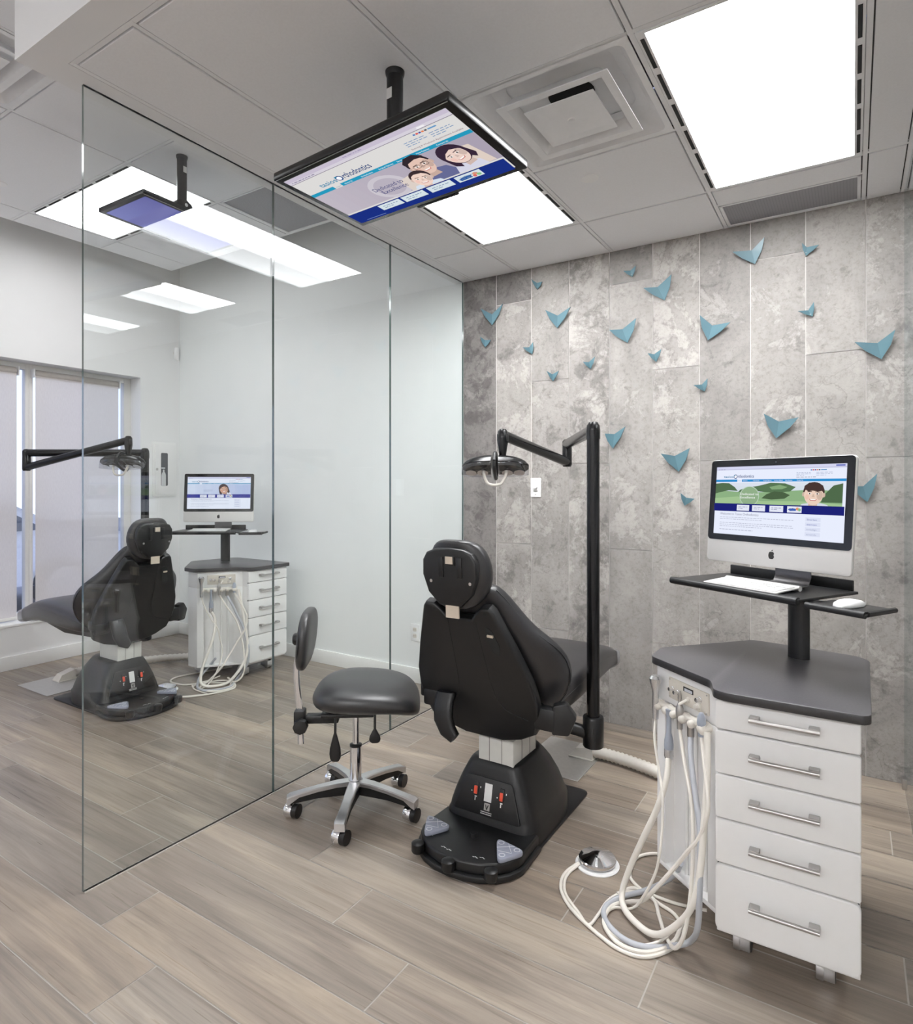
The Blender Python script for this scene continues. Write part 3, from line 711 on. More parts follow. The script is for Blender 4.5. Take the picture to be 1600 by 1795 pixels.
# ------------------------------------------------------------------ dental chair
C1 = (-1.205, 2.27)
C2 = (-3.97, 2.21)
def make_chair(label):
    t = thing('dental_chair', label, 'dental chair', (*C1, 0), 0, 'black dental chairs')
    # floor plate
    b = MB(); b.prism(roundpoly([(-.205, -.30), (.205, -.30), (.205, .42), (-.205, .42)], .04), 0, .010, .003); b.build('base_plate', M['metalblack'], t)
    # pedal console
    arc = [(-.215, -.12), (-.222, -.27)] + [(.222*math.sin(rad(a)), -.27-.165*math.cos(rad(a))) for a in range(-80, 81, 16)] + [(.222, -.27), (.215, -.12)]
    b = MB(); b.prism(arc, .004, .026, .006); a2 = [(x*.95, -.12+(y+.12)*.95) for x, y in arc]; b.prism(a2, .024, .066, .009, 3)
    con = b.build('pedal_console', M['black'], t)
    tri = roundpoly([(-.068, .050), (.004, -.080), (.066, .026)], .034, 6)
    for cx, cy, rz, flip in ((-.152, -.292, 0, 1), (.160, -.292, 0, 1)):
        p = MB(Matrix.Translation((cx, cy, .066)) @ Matrix.Rotation(rad(rz), 4, 'Z'))
        p.prism(tri, 0, .016, .004, 2); po = p.build('foot_pedal', M['padgrey'], con)
        q = MB(Matrix.Translation((cx, cy, .066)) @ Matrix.Rotation(rad(rz), 4, 'Z'))
        for (x, y) in ((-.036, .026), (.002, -.040), (.034, .014)): q.lathe([(.012, .0155), (.012, .0168), (.009, .0168), (.009, .0155)], 16, Matrix.Translation((x, y, 0)))
        for (x0, y0, x1, y1) in ((-.036, -.008, .016, .030), (-.022, -.024, .026, -.014), (-.010, .034, .026, -.014)):
            q.cyl((x0, y0, .0163), (x1, y1, .0163), .0011, seg=4)
        q.build('pedal_marking', M['padlite'], con)
    for x, y in ((-.155, -.398), (.0, -.43), (.155, -.398)):
        k = MB(); k.lathe([(.020, -.012), (.024, -.006), (.024, .022), (.017, .027), (0, .027)], 16, Matrix.Translation((x, y, .038))); k.build('kick_switch', M['black'], con)
    z_ = MB(Matrix.Translation((0, 0, .0668)))
    for a in (-52, -16, -8, 24, 32, -46):
        x, y = .19*math.sin(rad(a)), -.235-.15*math.cos(rad(a))
        for k in range(3): z_.box((x-.008+.007*k, y+.003*(k % 2), 0), (.007, .0022, .0006))
    z_.box((0, -.24, 0), (.004, .012, .0006)); z_.build('pedal_symbols', M['wlabel'], con)
    k = MB(); k.lathe([(.016, 0), (.014, .012), (0, .013)], 14, Matrix.Translation((.0, -.255, .066))); k.build('console_knob', M['black'], con)
    # pedestal
    def pring(hw, yf, yb, z, n=40, nf=7.0, nb=2.6):
        yc = yf + (yb-yf)*.42; out = []
        for i in range(n):
            a = 2*PI*i/n; c, s = math.cos(a), math.sin(a); e = nf if s < 0 else nb
            out.append((hw*sgnpow(c, 2/e), yc + ((yc-yf) if s < 0 else (yb-yc))*sgnpow(s, 2/e), z))
        return out
    b = MB(); b.loft([pring(.200, -.165, .345, .0), pring(.200, -.165, .345, .075), pring(.194, -.160, .335, .085), pring(.188, -.158, .325, .11),
                      pring(.170, -.145, .30, .165), pring(.146, -.132, .262, .22), pring(.124, -.120, .222, .262), pring(.112, -.112, .20, .282), pring(.102, -.102, .19, .290)])
    ped = b.build('pedestal', M['black'], t, angle=50)
    # control face on the sloped front: frame in its plane
    y0, z0, y1, z1 = -.160, .085, -.122, .255
    Lf = math.hypot(y1-y0, z1-z0); up = (0, (y1-y0)/Lf, (z1-z0)/Lf)
    F_ = frame((0, y0-.003, z0), (1, 0, 0), up)
    b = MB(F_); b.prism(roundpoly([(-.150, .010), (.150, .010), (.100, .150), (-.100, .150)], .015), -.004, .004, .002); face = b.build('control_face', M['black'], ped)
    for x in (-.052, .062):
        s_ = MB(F_); s_.box((x, .102, .006), (.020, .050, .006), .001); so = s_.build('rocker_switch', M['black'], ped)
    for x in (-.052, .062):
        s_ = MB(F_); s_.box((x, .098, .010), (.014, .030, .006), .002); s_.build('red_rocker', simple('red_glow_rocker', rgb(232, 70, 40), .35, var=.02), ped)
    s_ = MB(F_); s_.box((.002, .098, .0050), (.032, .066, .002)); s_.build('label_plate', M['wlabel'], ped)
    s_ = MB(F_); s_.box((.002, .046, .0050), (.024, .026, .002)); s_.build('maker_badge', M['steel'], ped)
    s_ = MB(F_); s_.prism([(-.006, .054), (-.002, .054), (.002, .042), (.006, .054), (.010, .054), (.004, .036), (.0, .036)], .0058, .0066); 
    s_.build('badge_mark', M['black'], ped)
    s_ = MB(F_)
    for r_ in range(2):
        for k in range(9): s_.box((-.022+.0055*k, .026-.007*r_, .0046), (.004, .003, .0006))
    for x in (-.052, .062): s_.box((x-.002, .064, .0046), (.004, .012, .0006)); s_.box((x, .073, .0046), (.010, .004, .0006)); s_.box((x+.018, .11, .0046), (.003, .006, .0006)); s_.box((x-.02, .09, .0046), (.004, .004, .0006))
    s_.build('symbols', M['wlabel'], ped)
    # lift column
    b = MB(); b.bx(-.066, .090, -.105, .10, .27, .385, .003); b.bx(-.056, .080, -.093, .09, .385, .45, .003); col = b.build('lift_column', M['liftgrey'], t)
    b = MB()
    for x in (-.016, .040): b.box((x, -.1052, .33), (.0018, .0012, .108))
    for y in (-.03, .04): b.box((.0902, y, .33), (.0012, .0018, .108))
    b.build('column_seam', M['dark'], col)
    # seat mount
    b = MB(); b.prism(roundpoly([(-.095, -.15), (.115, -.15), (.125, .25), (-.125, .25)], .02), .432, .475, .008); b.prism(roundpoly([(-.15, -.11), (.15, -.11), (.16, .38), (-.16, .38)], .04), .462, .51, .012); b.build('seat_frame', M['black'], t)
    # seat with leg rest
    rows = [(-.12, .20, .56, .50), (-.10, .24, .585, .485), (-.05, .262, .60, .475), (.10, .265, .622, .47), (.30, .262, .645, .475), (.48, .25, .648, .478), (.64, .228, .622, .47), (.78, .20, .582, .452), (.90, .172, .543, .43)]
    rows2 = [(.90, .172, .543, .43), (.98, .155, .517, .415), (1.04, .142, .50, .408)]
    def crow(y, hw, zt, zb, n=28, g=0.0):
        out = []; zc, hz = (zt+zb)/2, (zt-zb)/2
        for i in range(n):
            a = 2*PI*i/n; c, s = math.cos(a), math.sin(a)
            out.append(((hw+g)*sgnpow(c, .42), y, zc + (hz+g)*sgnpow(s, .62) + (.012*(abs(c)**3) if s > 0 else 0)))
        return out
    b = MB(); b.loft([crow(-.128, .15, .54, .51)] + [crow(*r) for r in rows] + [crow(.97, .16, .515, .42), crow(1.05, .145, .493, .405), crow(1.10, .12, .475, .408), crow(1.115, .08, .46, .42)])
    seat = b.build('seat', M['vinyl'], t, angle=70, sub=1)
    b = MB(); b.loft([crow(*r, g=.004) for r in rows2], cap=False); b.build('foot_cover', M['footcover'], t)
    b = MB()
    for s in (-1, 1): b.tube([(s*r[1]*.985, r[0], (r[2]*.62+r[3]*.38)) for r in rows[1:]], .0022, 5, 3)
    b.build('seat_piping', M['vinylgrey'], seat)
    b = MB(); b.loft([[(x*k, y, z) for x, z in ((-.19, .5), (-.15, .44), (.15, .44), (.19, .5))] for y, k, z in ()] or [[(-.21, -.10, .5), (.21, -.10, .5), (.17, -.10, .45), (-.17, -.10, .45)], [(-.21, .35, .5), (.21, .35, .5), (.16, .35, .43), (-.16, .35, .43)], [(-.17, .62, .49), (.17, .62, .49), (.13, .62, .45), (-.13, .62, .45)]])
    b.build('under_tray', M['black'], t)
    # backrest
    FB = frame((0, -.34, .97), (1, 0, 0), (0, .358, -.934))
    br = [(-.045, .10, .05), (-.02, .125, .085), (.03, .155, .10), (.09, .186, .105), (.15, .222, .105), (.20, .268, .105), (.25, .308, .105), (.31, .328, .105), (.38, .326, .105), (.45, .294, .10), (.51, .235, .09), (.555, .17, .06)]
    def brow(sv, hw, th, n=32):
        out = []
        for i in range(n):
            a = 2*PI*i/n; c, s = math.cos(a), math.sin(a); x = hw*sgnpow(c, .55)
            out.append((x, sv, .012 + th/2 + th/2*sgnpow(s, .7) + .055*(abs(x)/.30)**2.4))
        return out
    b = MB(FB); b.loft([brow(*r) for r in br]); back = b.build('backrest', M['vinyl'], t, angle=75, sub=1)
    b = MB(FB); b.tube([(hw*.985, sv, .012+th*.5+.055*(hw/.30)**2.4-.012) for sv, hw, th in br[1:-1]], .0022, 5, 3); b.tube([(-hw*.985, sv, .012+th*.5+.055*(hw/.30)**2.4-.012) for sv, hw, th in br[1:-1]], .0022, 5, 3)
    b.build('piping', M['vinylgrey'], back)
    half = [(.052, .064), (.070, .040), (.096, .016), (.132, .013), (.146, .030), (.205, .20), (.242, .32), (.252, .40), (.246, .47), (.225, .535), (.16, .575)]
    out = half + [(.08, .60), (-.08, .60)] + [(-x, y) for x, y in reversed(half)]
    out = [(x*1.03-.012, y) for x, y in out]
    b = MB(FB); b.prism(out, -.030, .016, .012, 3); sh = b.build('back_shell', M['black'], t, angle=35)
    b = MB(FB); b.prism(roundpoly([(.098, .085), (.122, .100), (.142, .165), (.134, .205), (.108, .195), (.092, .125)], .01), -.0315, -.029); b.build('shell_slot', M['dark'], sh)
    b = MB(FB); b.box((.112, .122, -.034), (.024, .008, .006), M=None); b.build('slot_latch', M['tan'], sh)
    b = MB(FB)
    for s in (-1, 1):
        b.tube([(s*.060, .07, -.0305), (s*.066, .22, -.0305), (s*.075, .36, -.0305), (s*.11, .44, -.0305), (s*.20, .47, -.0305)], .0014, 4, 4)
    b.build('shell_seam', M['dark'], sh)
    for s in (-1, 1):
        b = MB(FB); b.lathe([(.006, -.032), (.004, -.030), (0, -.030)], 10, Matrix.Translation((s*.108, .034, 0))); b.build('shell_screw', M['dark'], sh)
    b = MB(FB); b.bx(-.15, .15, .50, .60, .0, .06, .015); b.build('back_hinge', M['black'], t)
    # headrest
    FH = frame((0, -.415, 1.185), (1, 0, 0), (0, .06, -.998))
    hr = [(.0, .05, .04), (.010, .085, .065), (.04, .114, .078), (.09, .131, .084), (.14, .134, .084), (.19, .120, .080), (.23, .09, .066), (.25, .055, .04)]
    def hrow(sv, hw, th, n=28):
        out = []
        for i in range(n):
            a = 2*PI*i/n; c, s = math.cos(a), math.sin(a); x = hw*sgnpow(c, .6) - .006
            out.append((x, sv, .014 + th/2 + th/2*sgnpow(s, .75) + .02*(abs(x)/.147)**2.2))
        return out
    b = MB(FH); b.loft([hrow(*r) for r in hr]); b.build('headrest', M['vinyl'], t, angle=75, sub=1)
    pts = [(-.045, .232), (-.094, .188), (-.118, .125), (-.116, .07), (-.098, .042), (-.06, .028), (.0, .024), (.06, .028), (.098, .042), (.116, .07), (.118, .125), (.094, .188), (.045, .232)]
    pts = [(x*.97-.008, y) for x, y in pts]
    b = MB(FH); b.prism(list(reversed(pts)), -.008, .022, .009, 3); hs = b.build('headrest_shell', M['black'], t, angle=35)
    b = MB(FH); b.bx(-.022, .022, .052, .086, -.014, -.004, .004); b.bx(-.05, -.028, .055, .13, -.012, -.004, .004); b.bx(.028, .05, .055, .13, -.012, -.004, .004); b.build('headrest_clip', M['black'], hs)
    b = MB(FH); b.box((0, .066, -.0150), (.030, .026, .002)); b.build('clip_plate', M['tan'], hs)
    for s in (-1, 1):
        b = MB(FH); b.lathe([(.006, 0), (.005, .003), (0, .004)], 10, Matrix.Translation((s*.082, .145, -.011))); b.build('shell_screw', M['chrome'], hs)
    b = MB(FH); b.bx(-.027, .027, .205, .275, -.004, .002); b.build('headrest_bar', M['tan'], t)
    # arm hinges and folded armrest
    b = MB(); b.box((.262, -.175, .535), (.085, .055, .085), .014); b.build('arm_hinge', M['black'], t)
    b = MB(); b.prism(roundpoly([(-.040, -.055), (.022, -.055), (.050, .012), (.012, .062), (-.036, .050)], .010), -.022, .022, .006, M=frame((.322, -.165, .540), (.94, .34, 0), (0, 0, 1))); b.build('arm_bracket', M['black'], t)
    b = MB(); b.box((-.255, -.19, .56), (.045, .05, .06), .01); b.box((-.215, -.20, .535), (.09, .04, .07), .012); b.build('arm_hinge', M['black'], t)
    b = MB(); pth = [(-.142, -.225, .575), (-.140, -.250, .53), (-.134, -.258, .48), (-.114, -.258, .44), (-.082, -.258, .415)]
    r_ = []
    for i, p in enumerate(pth):
        w = (.040, .043, .042, .036, .022)[i]
        d = Vector(pth[min(i+1, 4)]) - Vector(pth[max(i-1, 0)]); d.normalize(); n_ = Vector((0, 1, 0)).cross(d).normalized()
        r_.append([tuple(Vector(p) + n_*w*sgnpow(math.cos(2*PI*k/16), .6) + Vector((0, 1, 0))*.018*sgnpow(math.sin(2*PI*k/16), .7)) for k in range(16)])
    b.loft(r_); b.build('folded_armrest', M['black'], t, angle=60)
    return t
chair1 = make_chair('near black dental chair seen from behind, beside the stool')
chair2 = copy_tree(chair1); chair2.location = (*C2, 0); chair2.rotation_euler = (0, 0, PI/2)
chair2['label'] = 'far black dental chair behind the glass, facing the window blinds'

# ------------------------------------------------------------------ operatory lights
def operatory_light(post, elbow, head, hz, aim, label, bracket):
    px, py = post
    t = thing('operatory_light', label, 'dental lamp', (px, py, 0), 0, 'black dental lamps on posts')
    L = lambda p: (p[0]-px, p[1]-py, p[2])
    b = MB(); b.cyl((0, 0, .30), (0, 0, 1.60), .0265, seg=24); b.build('post', M['blackgloss'], t)
    b = MB(); b.lathe([(.040, .305), (.043, .31), (.043, .425), (.040, .43), (.027, .43)], 24); b.build('socket', M['metalblack'], t)
    b = MB(); q = L((*bracket, .385)); b.tube([q, (q[0]*.4, q[1]*.4, .375), (0, 0, .350)], .026, 12, 4); b.build('bracket_arm', M['metalblack'], t)
    e = L((*elbow, 1.555)); ez = 1.555
    b = MB(); b.lathe([(.029, 1.575), (.029, 1.61), (.027, 1.63), (.018, 1.645), (0, 1.648)], 20)
    b.tube([(0, 0, 1.612), (e[0]*.5, e[1]*.5, 1.612), (e[0], e[1], 1.612)], .026, 12, 2); b.lathe([(0, 1.640), (.016, 1.637), (.026, 1.625), (.027, 1.50), (.022, 1.487), (0, 1.485)], 18, Matrix.Translation((e[0], e[1], 0)))
    b.build('upper_arm', M['blackgloss'], t)
    h = L((*head, hz))
    b = MB(); b.tube([(e[0], e[1], 1.512), ((e[0]+h[0])/2, (e[1]+h[1])/2, (1.512+hz)/2), h], .025, 12, 2); b.build('lower_arm', M['blackgloss'], t)
    b = MB(); b.lathe([(0, .03), (.016, .027), (.024, .015), (.026, -.03), (.018, -.085), (.016, -.10)], 16, Matrix.Translation(h)); nk = b.build('neck', M['blackgloss'], t)
    b = MB(); b.box((h[0], h[1], h[2]-.012), (.056, .018, .036), .003, M=None); b.build('neck_switch', M['black'], nk)
    # head: two flattened shells joined in the middle
    ho = rot2(-.034, -.012, aim)
    hd = MB(Matrix.Translation((h[0]+ho[0], h[1]+ho[1], h[2]-.155)) @ Matrix.Rotation(aim, 4, 'Z') @ Matrix.Rotation(rad(-28), 4, 'X'))
    def shell(bm_, s, zt, zb, k=1.0):
        rings = []
        for i in range(9):
            u = i/8; x = s*(.017 + .140*u); w = .066*k*math.sqrt(max(0.02, 1-(u*.98)**2.6)); tp = zt*math.sqrt(max(.03, 1-(u*.97)**1.9))
            rings.append([(x, w*math.cos(2*PI*j/20), (tp if math.sin(2*PI*j/20) > 0 else zb)*abs(math.sin(2*PI*j/20))*(1 if math.sin(2*PI*j/20) > 0 else -1)) for j in range(20)])
        bm_.loft(rings)
    for s in (-1, 1):
        hd2 = MB(hd.M); shell(hd2, s, .058, .0005); hd2.build('lamp_shell', M['blackgloss'], t, angle=60)
        hd3 = MB(hd.M @ Matrix.Translation((0, 0, -.003))); shell(hd3, s, .0005, .036, .97); rf = hd3.build('clear_cover', M['clear'], t, angle=60)
        for u in (.05, .105):
            r_ = MB(hd.M @ Matrix.Translation((s*(u+.008), 0, -.006))); r_.lathe([(.026, -.022), (.025, -.020), (.016, -.006), (0, -.001)], 16); r_.build('reflector', M['chrome'], rf)
    hd.tube([(-.0, -.066, .0), (0, -.052, .048), (0, 0, .068), (0, .052, .048), (0, .066, 0), (0, .05, -.030), (0, 0, -.038), (0, -.05, -.030), (0, -.066, 0)], .0095, 10, 3)
    hd.build('centre_band', M['black'], t)
    g = MB(Matrix.Translation((h[0]+ho[0], h[1]+ho[1], h[2]-.155)) @ Matrix.Rotation(aim, 4, 'Z')); g.tube([(-.055, -.02, -.02), (-.045, -.03, -.05), (-.03, -.036, -.075), (0, -.038, -.082), (.03, -.036, -.075), (.045, -.03, -.05), (.055, -.02, -.02)], .007, 8, 4); g.build('handle', M['beige'], t)
    return t
operatory_light((-.907, 2.48), (-1.325, 3.215), (-1.395, 2.60), 1.622, rad(24), 'near black dental lamp on a tall post, in front of the stone wall', (-1.12, 2.40))
operatory_light((-4.185, 2.515), (-4.86, 2.06), (-4.12, 2.36), 1.690, rad(26), 'far black dental lamp on a post behind the glass, in front of the blinds', (-4.10, 2.32))

# ------------------------------------------------------------------ chair floor plate, junction box, hose
def floor_services(c, rz, label_p, label_h, hose):
    def W(x, y, z=0):
        a = rot2(x, y, rz); return (c[0]+a[0], c[1]+a[1], z)
    b = MB(); b.bx(-.16, .16, -.21, .21, 0, .004, .001, 1); o = b.build('floor_plate', M['plate']); o.location = W(-.04, .70); o.rotation_euler = (0, 0, rz)
    tag(o, label_p, 'floor plate', 'steel floor plates')
    t = thing('utility_hose', label_h, 'hose', W(.04, .775), rz, 'ivory utility hoses')
    b = MB(); b.loft([[(-.055, -.045, .004), (-.055, .045, .004), (-.055, .045, .010), (-.055, -.045, .010)], [(-.03, -.042, .004), (-.03, .042, .004), (-.03, .036, .045), (-.03, -.036, .045)], [(.06, -.042, .004), (.06, .042, .004), (.06, .038, .068), (.06, -.038, .068)]]); b.bx(-.06, .065, -.055, .055, .004, .008, .001, 1)
    b.build('hose_boot', M['beige'], t, angle=30)
    b = MB(); b.tube(hose, .030, 14, 14, ribs=.2); b.build('ribbed_hose', M['beige'], t, angle=80)
floor_services(C1, 0, 'brushed steel floor plate beside the near chair base', 'ivory ribbed hose running from floor box to the near cabinet', [(.05, 0, .036), (.20, -.01, .034), (.36, -.05, .034), (.52, -.12, .036), (.68, -.2, .045), (.78, -.24, .06)])
floor_services(C2, PI/2, 'brushed steel floor plate beside the far chair base', 'ivory ribbed hose behind the far chair base, to the far cabinet', [(.05, 0, .036), (.18, .0, .034), (.36, -.04, .034), (.56, -.14, .034), (.74, -.30, .036), (.84, -.46, .045), (.88, -.54, .06)])
t = thing('floor_drain', 'small round metal floor cover behind the near chair', 'floor drain', (-1.85, 3.04, 0))
b = MB(); b.lathe([(.05, 0), (.05, .003), (.042, .004), (.040, .002), (0, .002)], 24); b.build('rim', M['steel'], t)
b = MB()
for k in range(-3, 4): b.box((k*.011, 0, .0026), (.004, 2*math.sqrt(.038**2-(k*.011)**2), .001))
b.build('grate_slot', M['dark'], t)

# ------------------------------------------------------------------ rolling stool
def make_stool():
    t = thing('rolling_stool', 'black rolling stool with small backrest and chrome five star base', 'stool', (-1.795, 2.02, 0))
    b = MB(); b.lathe([(.030, .085), (.034, .09), (.034, .125), (.028, .13), (0, .13)], 20)
    for k in range(5):
        a = rad(11 + 72*k); ca, sa = math.cos(a), math.sin(a)
        def P(r, w, z): return (r*ca - w*sa, r*sa + w*ca, z)
        rings = []
        for r, w, zt, zb in ((.02, .026, .128, .085), (.08, .022, .126, .088), (.16, .019, .116, .090), (.235, .020, .103, .082), (.272, .023, .095, .070), (.285, .021, .088, .068)):
            zl = zt - (.016 if r < .27 else .030)
            rings.append([P(r, -w, zl), P(r, -w, zt-.004), P(r, -w*.8, zt), P(r, w*.8, zt), P(r, w, zt-.004), P(r, w, zl)])
        b.mat(M['alu']); b.loft(rings)
        rr = [[P(r, -w, zb), P(r, -w, zt), P(r, w, zt), P(r, w, zb)] for r, w, zt, zb in ((.03, .0235, .113, .074), (.08, .0200, .111, .074), (.16, .0170, .101, .073), (.235, .0182, .088, .066), (.272, .0205, .080, .064))]
        b.mat(M['black']); b.loft(rr)
    b.build('star_base', None, t, angle=32)
    for k in range(5):
        a = rad(11 + 72*k); cx, cy = .262*math.cos(a), .262*math.sin(a)
        sw = rad([4, 10, 2, 14, 7][k])
        R = Matrix.Translation((cx, cy, 0)) @ Matrix.Rotation(sw, 4, 'Z')
        w = MB(R); w.cyl((.004, 0, .029), (.030, 0, .029), .0285, seg=28); w.cyl((.0, 0, .055), (0, 0, .078), .007, seg=10); cs = w.build('caster', M['black'], t)
        h = MB(R)
        ar = [(.0315*math.cos(rad(d)), .030+.0315*math.sin(rad(d))) for d in range(-70, 251, 16)]
        h.prism(ar, -.022, .013, .004, M=frame((-.004, 0, 0), (0, 1, 0), (0, 0, 1))); h.build('chrome_hood', M['chrome'], cs)
    b = MB(); b.cyl((0, 0, .12), (0, 0, .272), .025, seg=24); b.build('gas_sleeve', M['chrome'], t)
    b = MB(); b.cyl((0, 0, .26), (0, 0, .40), .0145, seg=20); b.build('gas_column', M['chrome'], t)
    b = MB(); b.lathe([(.026, .270), (.026, .278), (.016, .282)], 20); b.build('sleeve_collar', M['black'], t)
    # mechanism: seat faces direction a
    A = rad(36); Rm = Matrix.Rotation(A, 4, 'Z')
    b = MB(Rm); b.box((-.03, 0, .418), (.22, .12, .016), .004); b.box((-.14, 0, .392), (.14, .05, .035), .008)
    b.box((-.235, 0, .395), (.045, .06, .075), .008); b.build('tilt_mechanism', M['black'], t)
    b = MB(Rm); b.lathe([(.030, 0), (.032, .006), (.030, .03), (.014, .034), (0, .034)], 8, frame((-.225, -.03, .375), (1, 0, 0), (0, 0, 1))); b.build('knob', M['black'], t)
    for (x, y, l) in ((-.075, -.085, 1), (.085, -.05, .5)):
        b = MB(Rm); b.tube([(x, y, .42), (x, y-.006, .385), (x, y-.008, .355)], .0055, 8, 3)
        b.lathe([(.006, 0), (.012, .022*l), (.022, .062*l), (.024, .085*l), (.021, .105*l), (.014, .116*l), (0, .118*l)], 18, Matrix.Translation((x, y-.008, .362)) @ Matrix.Scale(.35, 4, (0, 1, 0)) @ Matrix.Rotation(PI, 4, 'X')); b.build('lever', M['black'], t)
    # seat
    rows = []
    def srow(x, hw, zt, zb, n=32):
        out = []
        for i in range(n):
            a = 2*PI*i/n; c, s = math.cos(a), math.sin(a); y = hw*sgnpow(c, .72)
            zz = (zt+zb)/2 + (zt-zb)/2*sgnpow(s, .80) + (.004*(abs(c)**2.5) if s > 0 else .012*c*c)
            out.append((x, y, zz))
        return out
    sz = .022
    spec = [(-.208, .04, .462, .440), (-.198, .10, .486, .424), (-.17, .158, .510, .414), (-.115, .198, .527, .408), (-.04, .214, .530, .406), (.04, .214, .524, .406), (.11, .208, .514, .404), (.165, .192, .497, .396), (.200, .160, .474, .386), (.220, .11, .448, .384), (.226, .05, .425, .390)]
    b = MB(Matrix.Translation((.035, .02, sz)) @ Rm @ Matrix.Scale(1.04, 4)); b.loft([srow(*r) for r in spec]); b.build('seat', M['vinylgrey'], t, angle=80, sub=1)
    # back bar and pad
    b = MB(Rm); b.tube([(-.232, 0, .285), (-.233, 0, .33), (-.234, 0, .42), (-.244, 0, .50), (-.250, 0, .60), (-.240, 0, .67), (-.236, 0, .715)], .0085, 10, 5, oval=1.6); b.build('back_bar', M['chrome'], t)
    FB = Rm @ frame((-.210, 0, .735), (0, 1, 0), (.10, 0, 1))
    def bring(v, hw, th, n=28):
        out = []
        for i in range(n):
            a = 2*PI*i/n; c, s = math.cos(a), math.sin(a); x = hw*sgnpow(c, .6)
            out.append((x, v, th/2*sgnpow(s, .7) + .30*x*x))
        return out
    b = MB(FB); b.loft([bring(*r) for r in ((-.125, .06, .025), (-.11, .105, .045), (-.07, .145, .056), (0, .158, .058), (.07, .148, .056), (.11, .108, .046), (.125, .06, .026))])
    bp = b.build('backrest', M['vinylgrey'], t, angle=80, sub=1)
    b = MB(FB); b.tube([(math.cos(2*PI*k/20)*.150, math.sin(2*PI*k/20)*.116, .30*(.15*math.cos(2*PI*k/20))**2-.012) for k in range(21)], .004, 6, 2); b.build('back_piping', M['black'], bp)
    b = MB(Rm); b.lathe([(.026, 0), (.026, .02), (.02, .028), (0, .03)], 16, frame((-.236, 0, .73), (0, 1, 0), (0, 0, 1)) @ Matrix.Rotation(PI, 4, 'Y')); b.build('back_knob', M['black'], t)
    return t
make_stool()

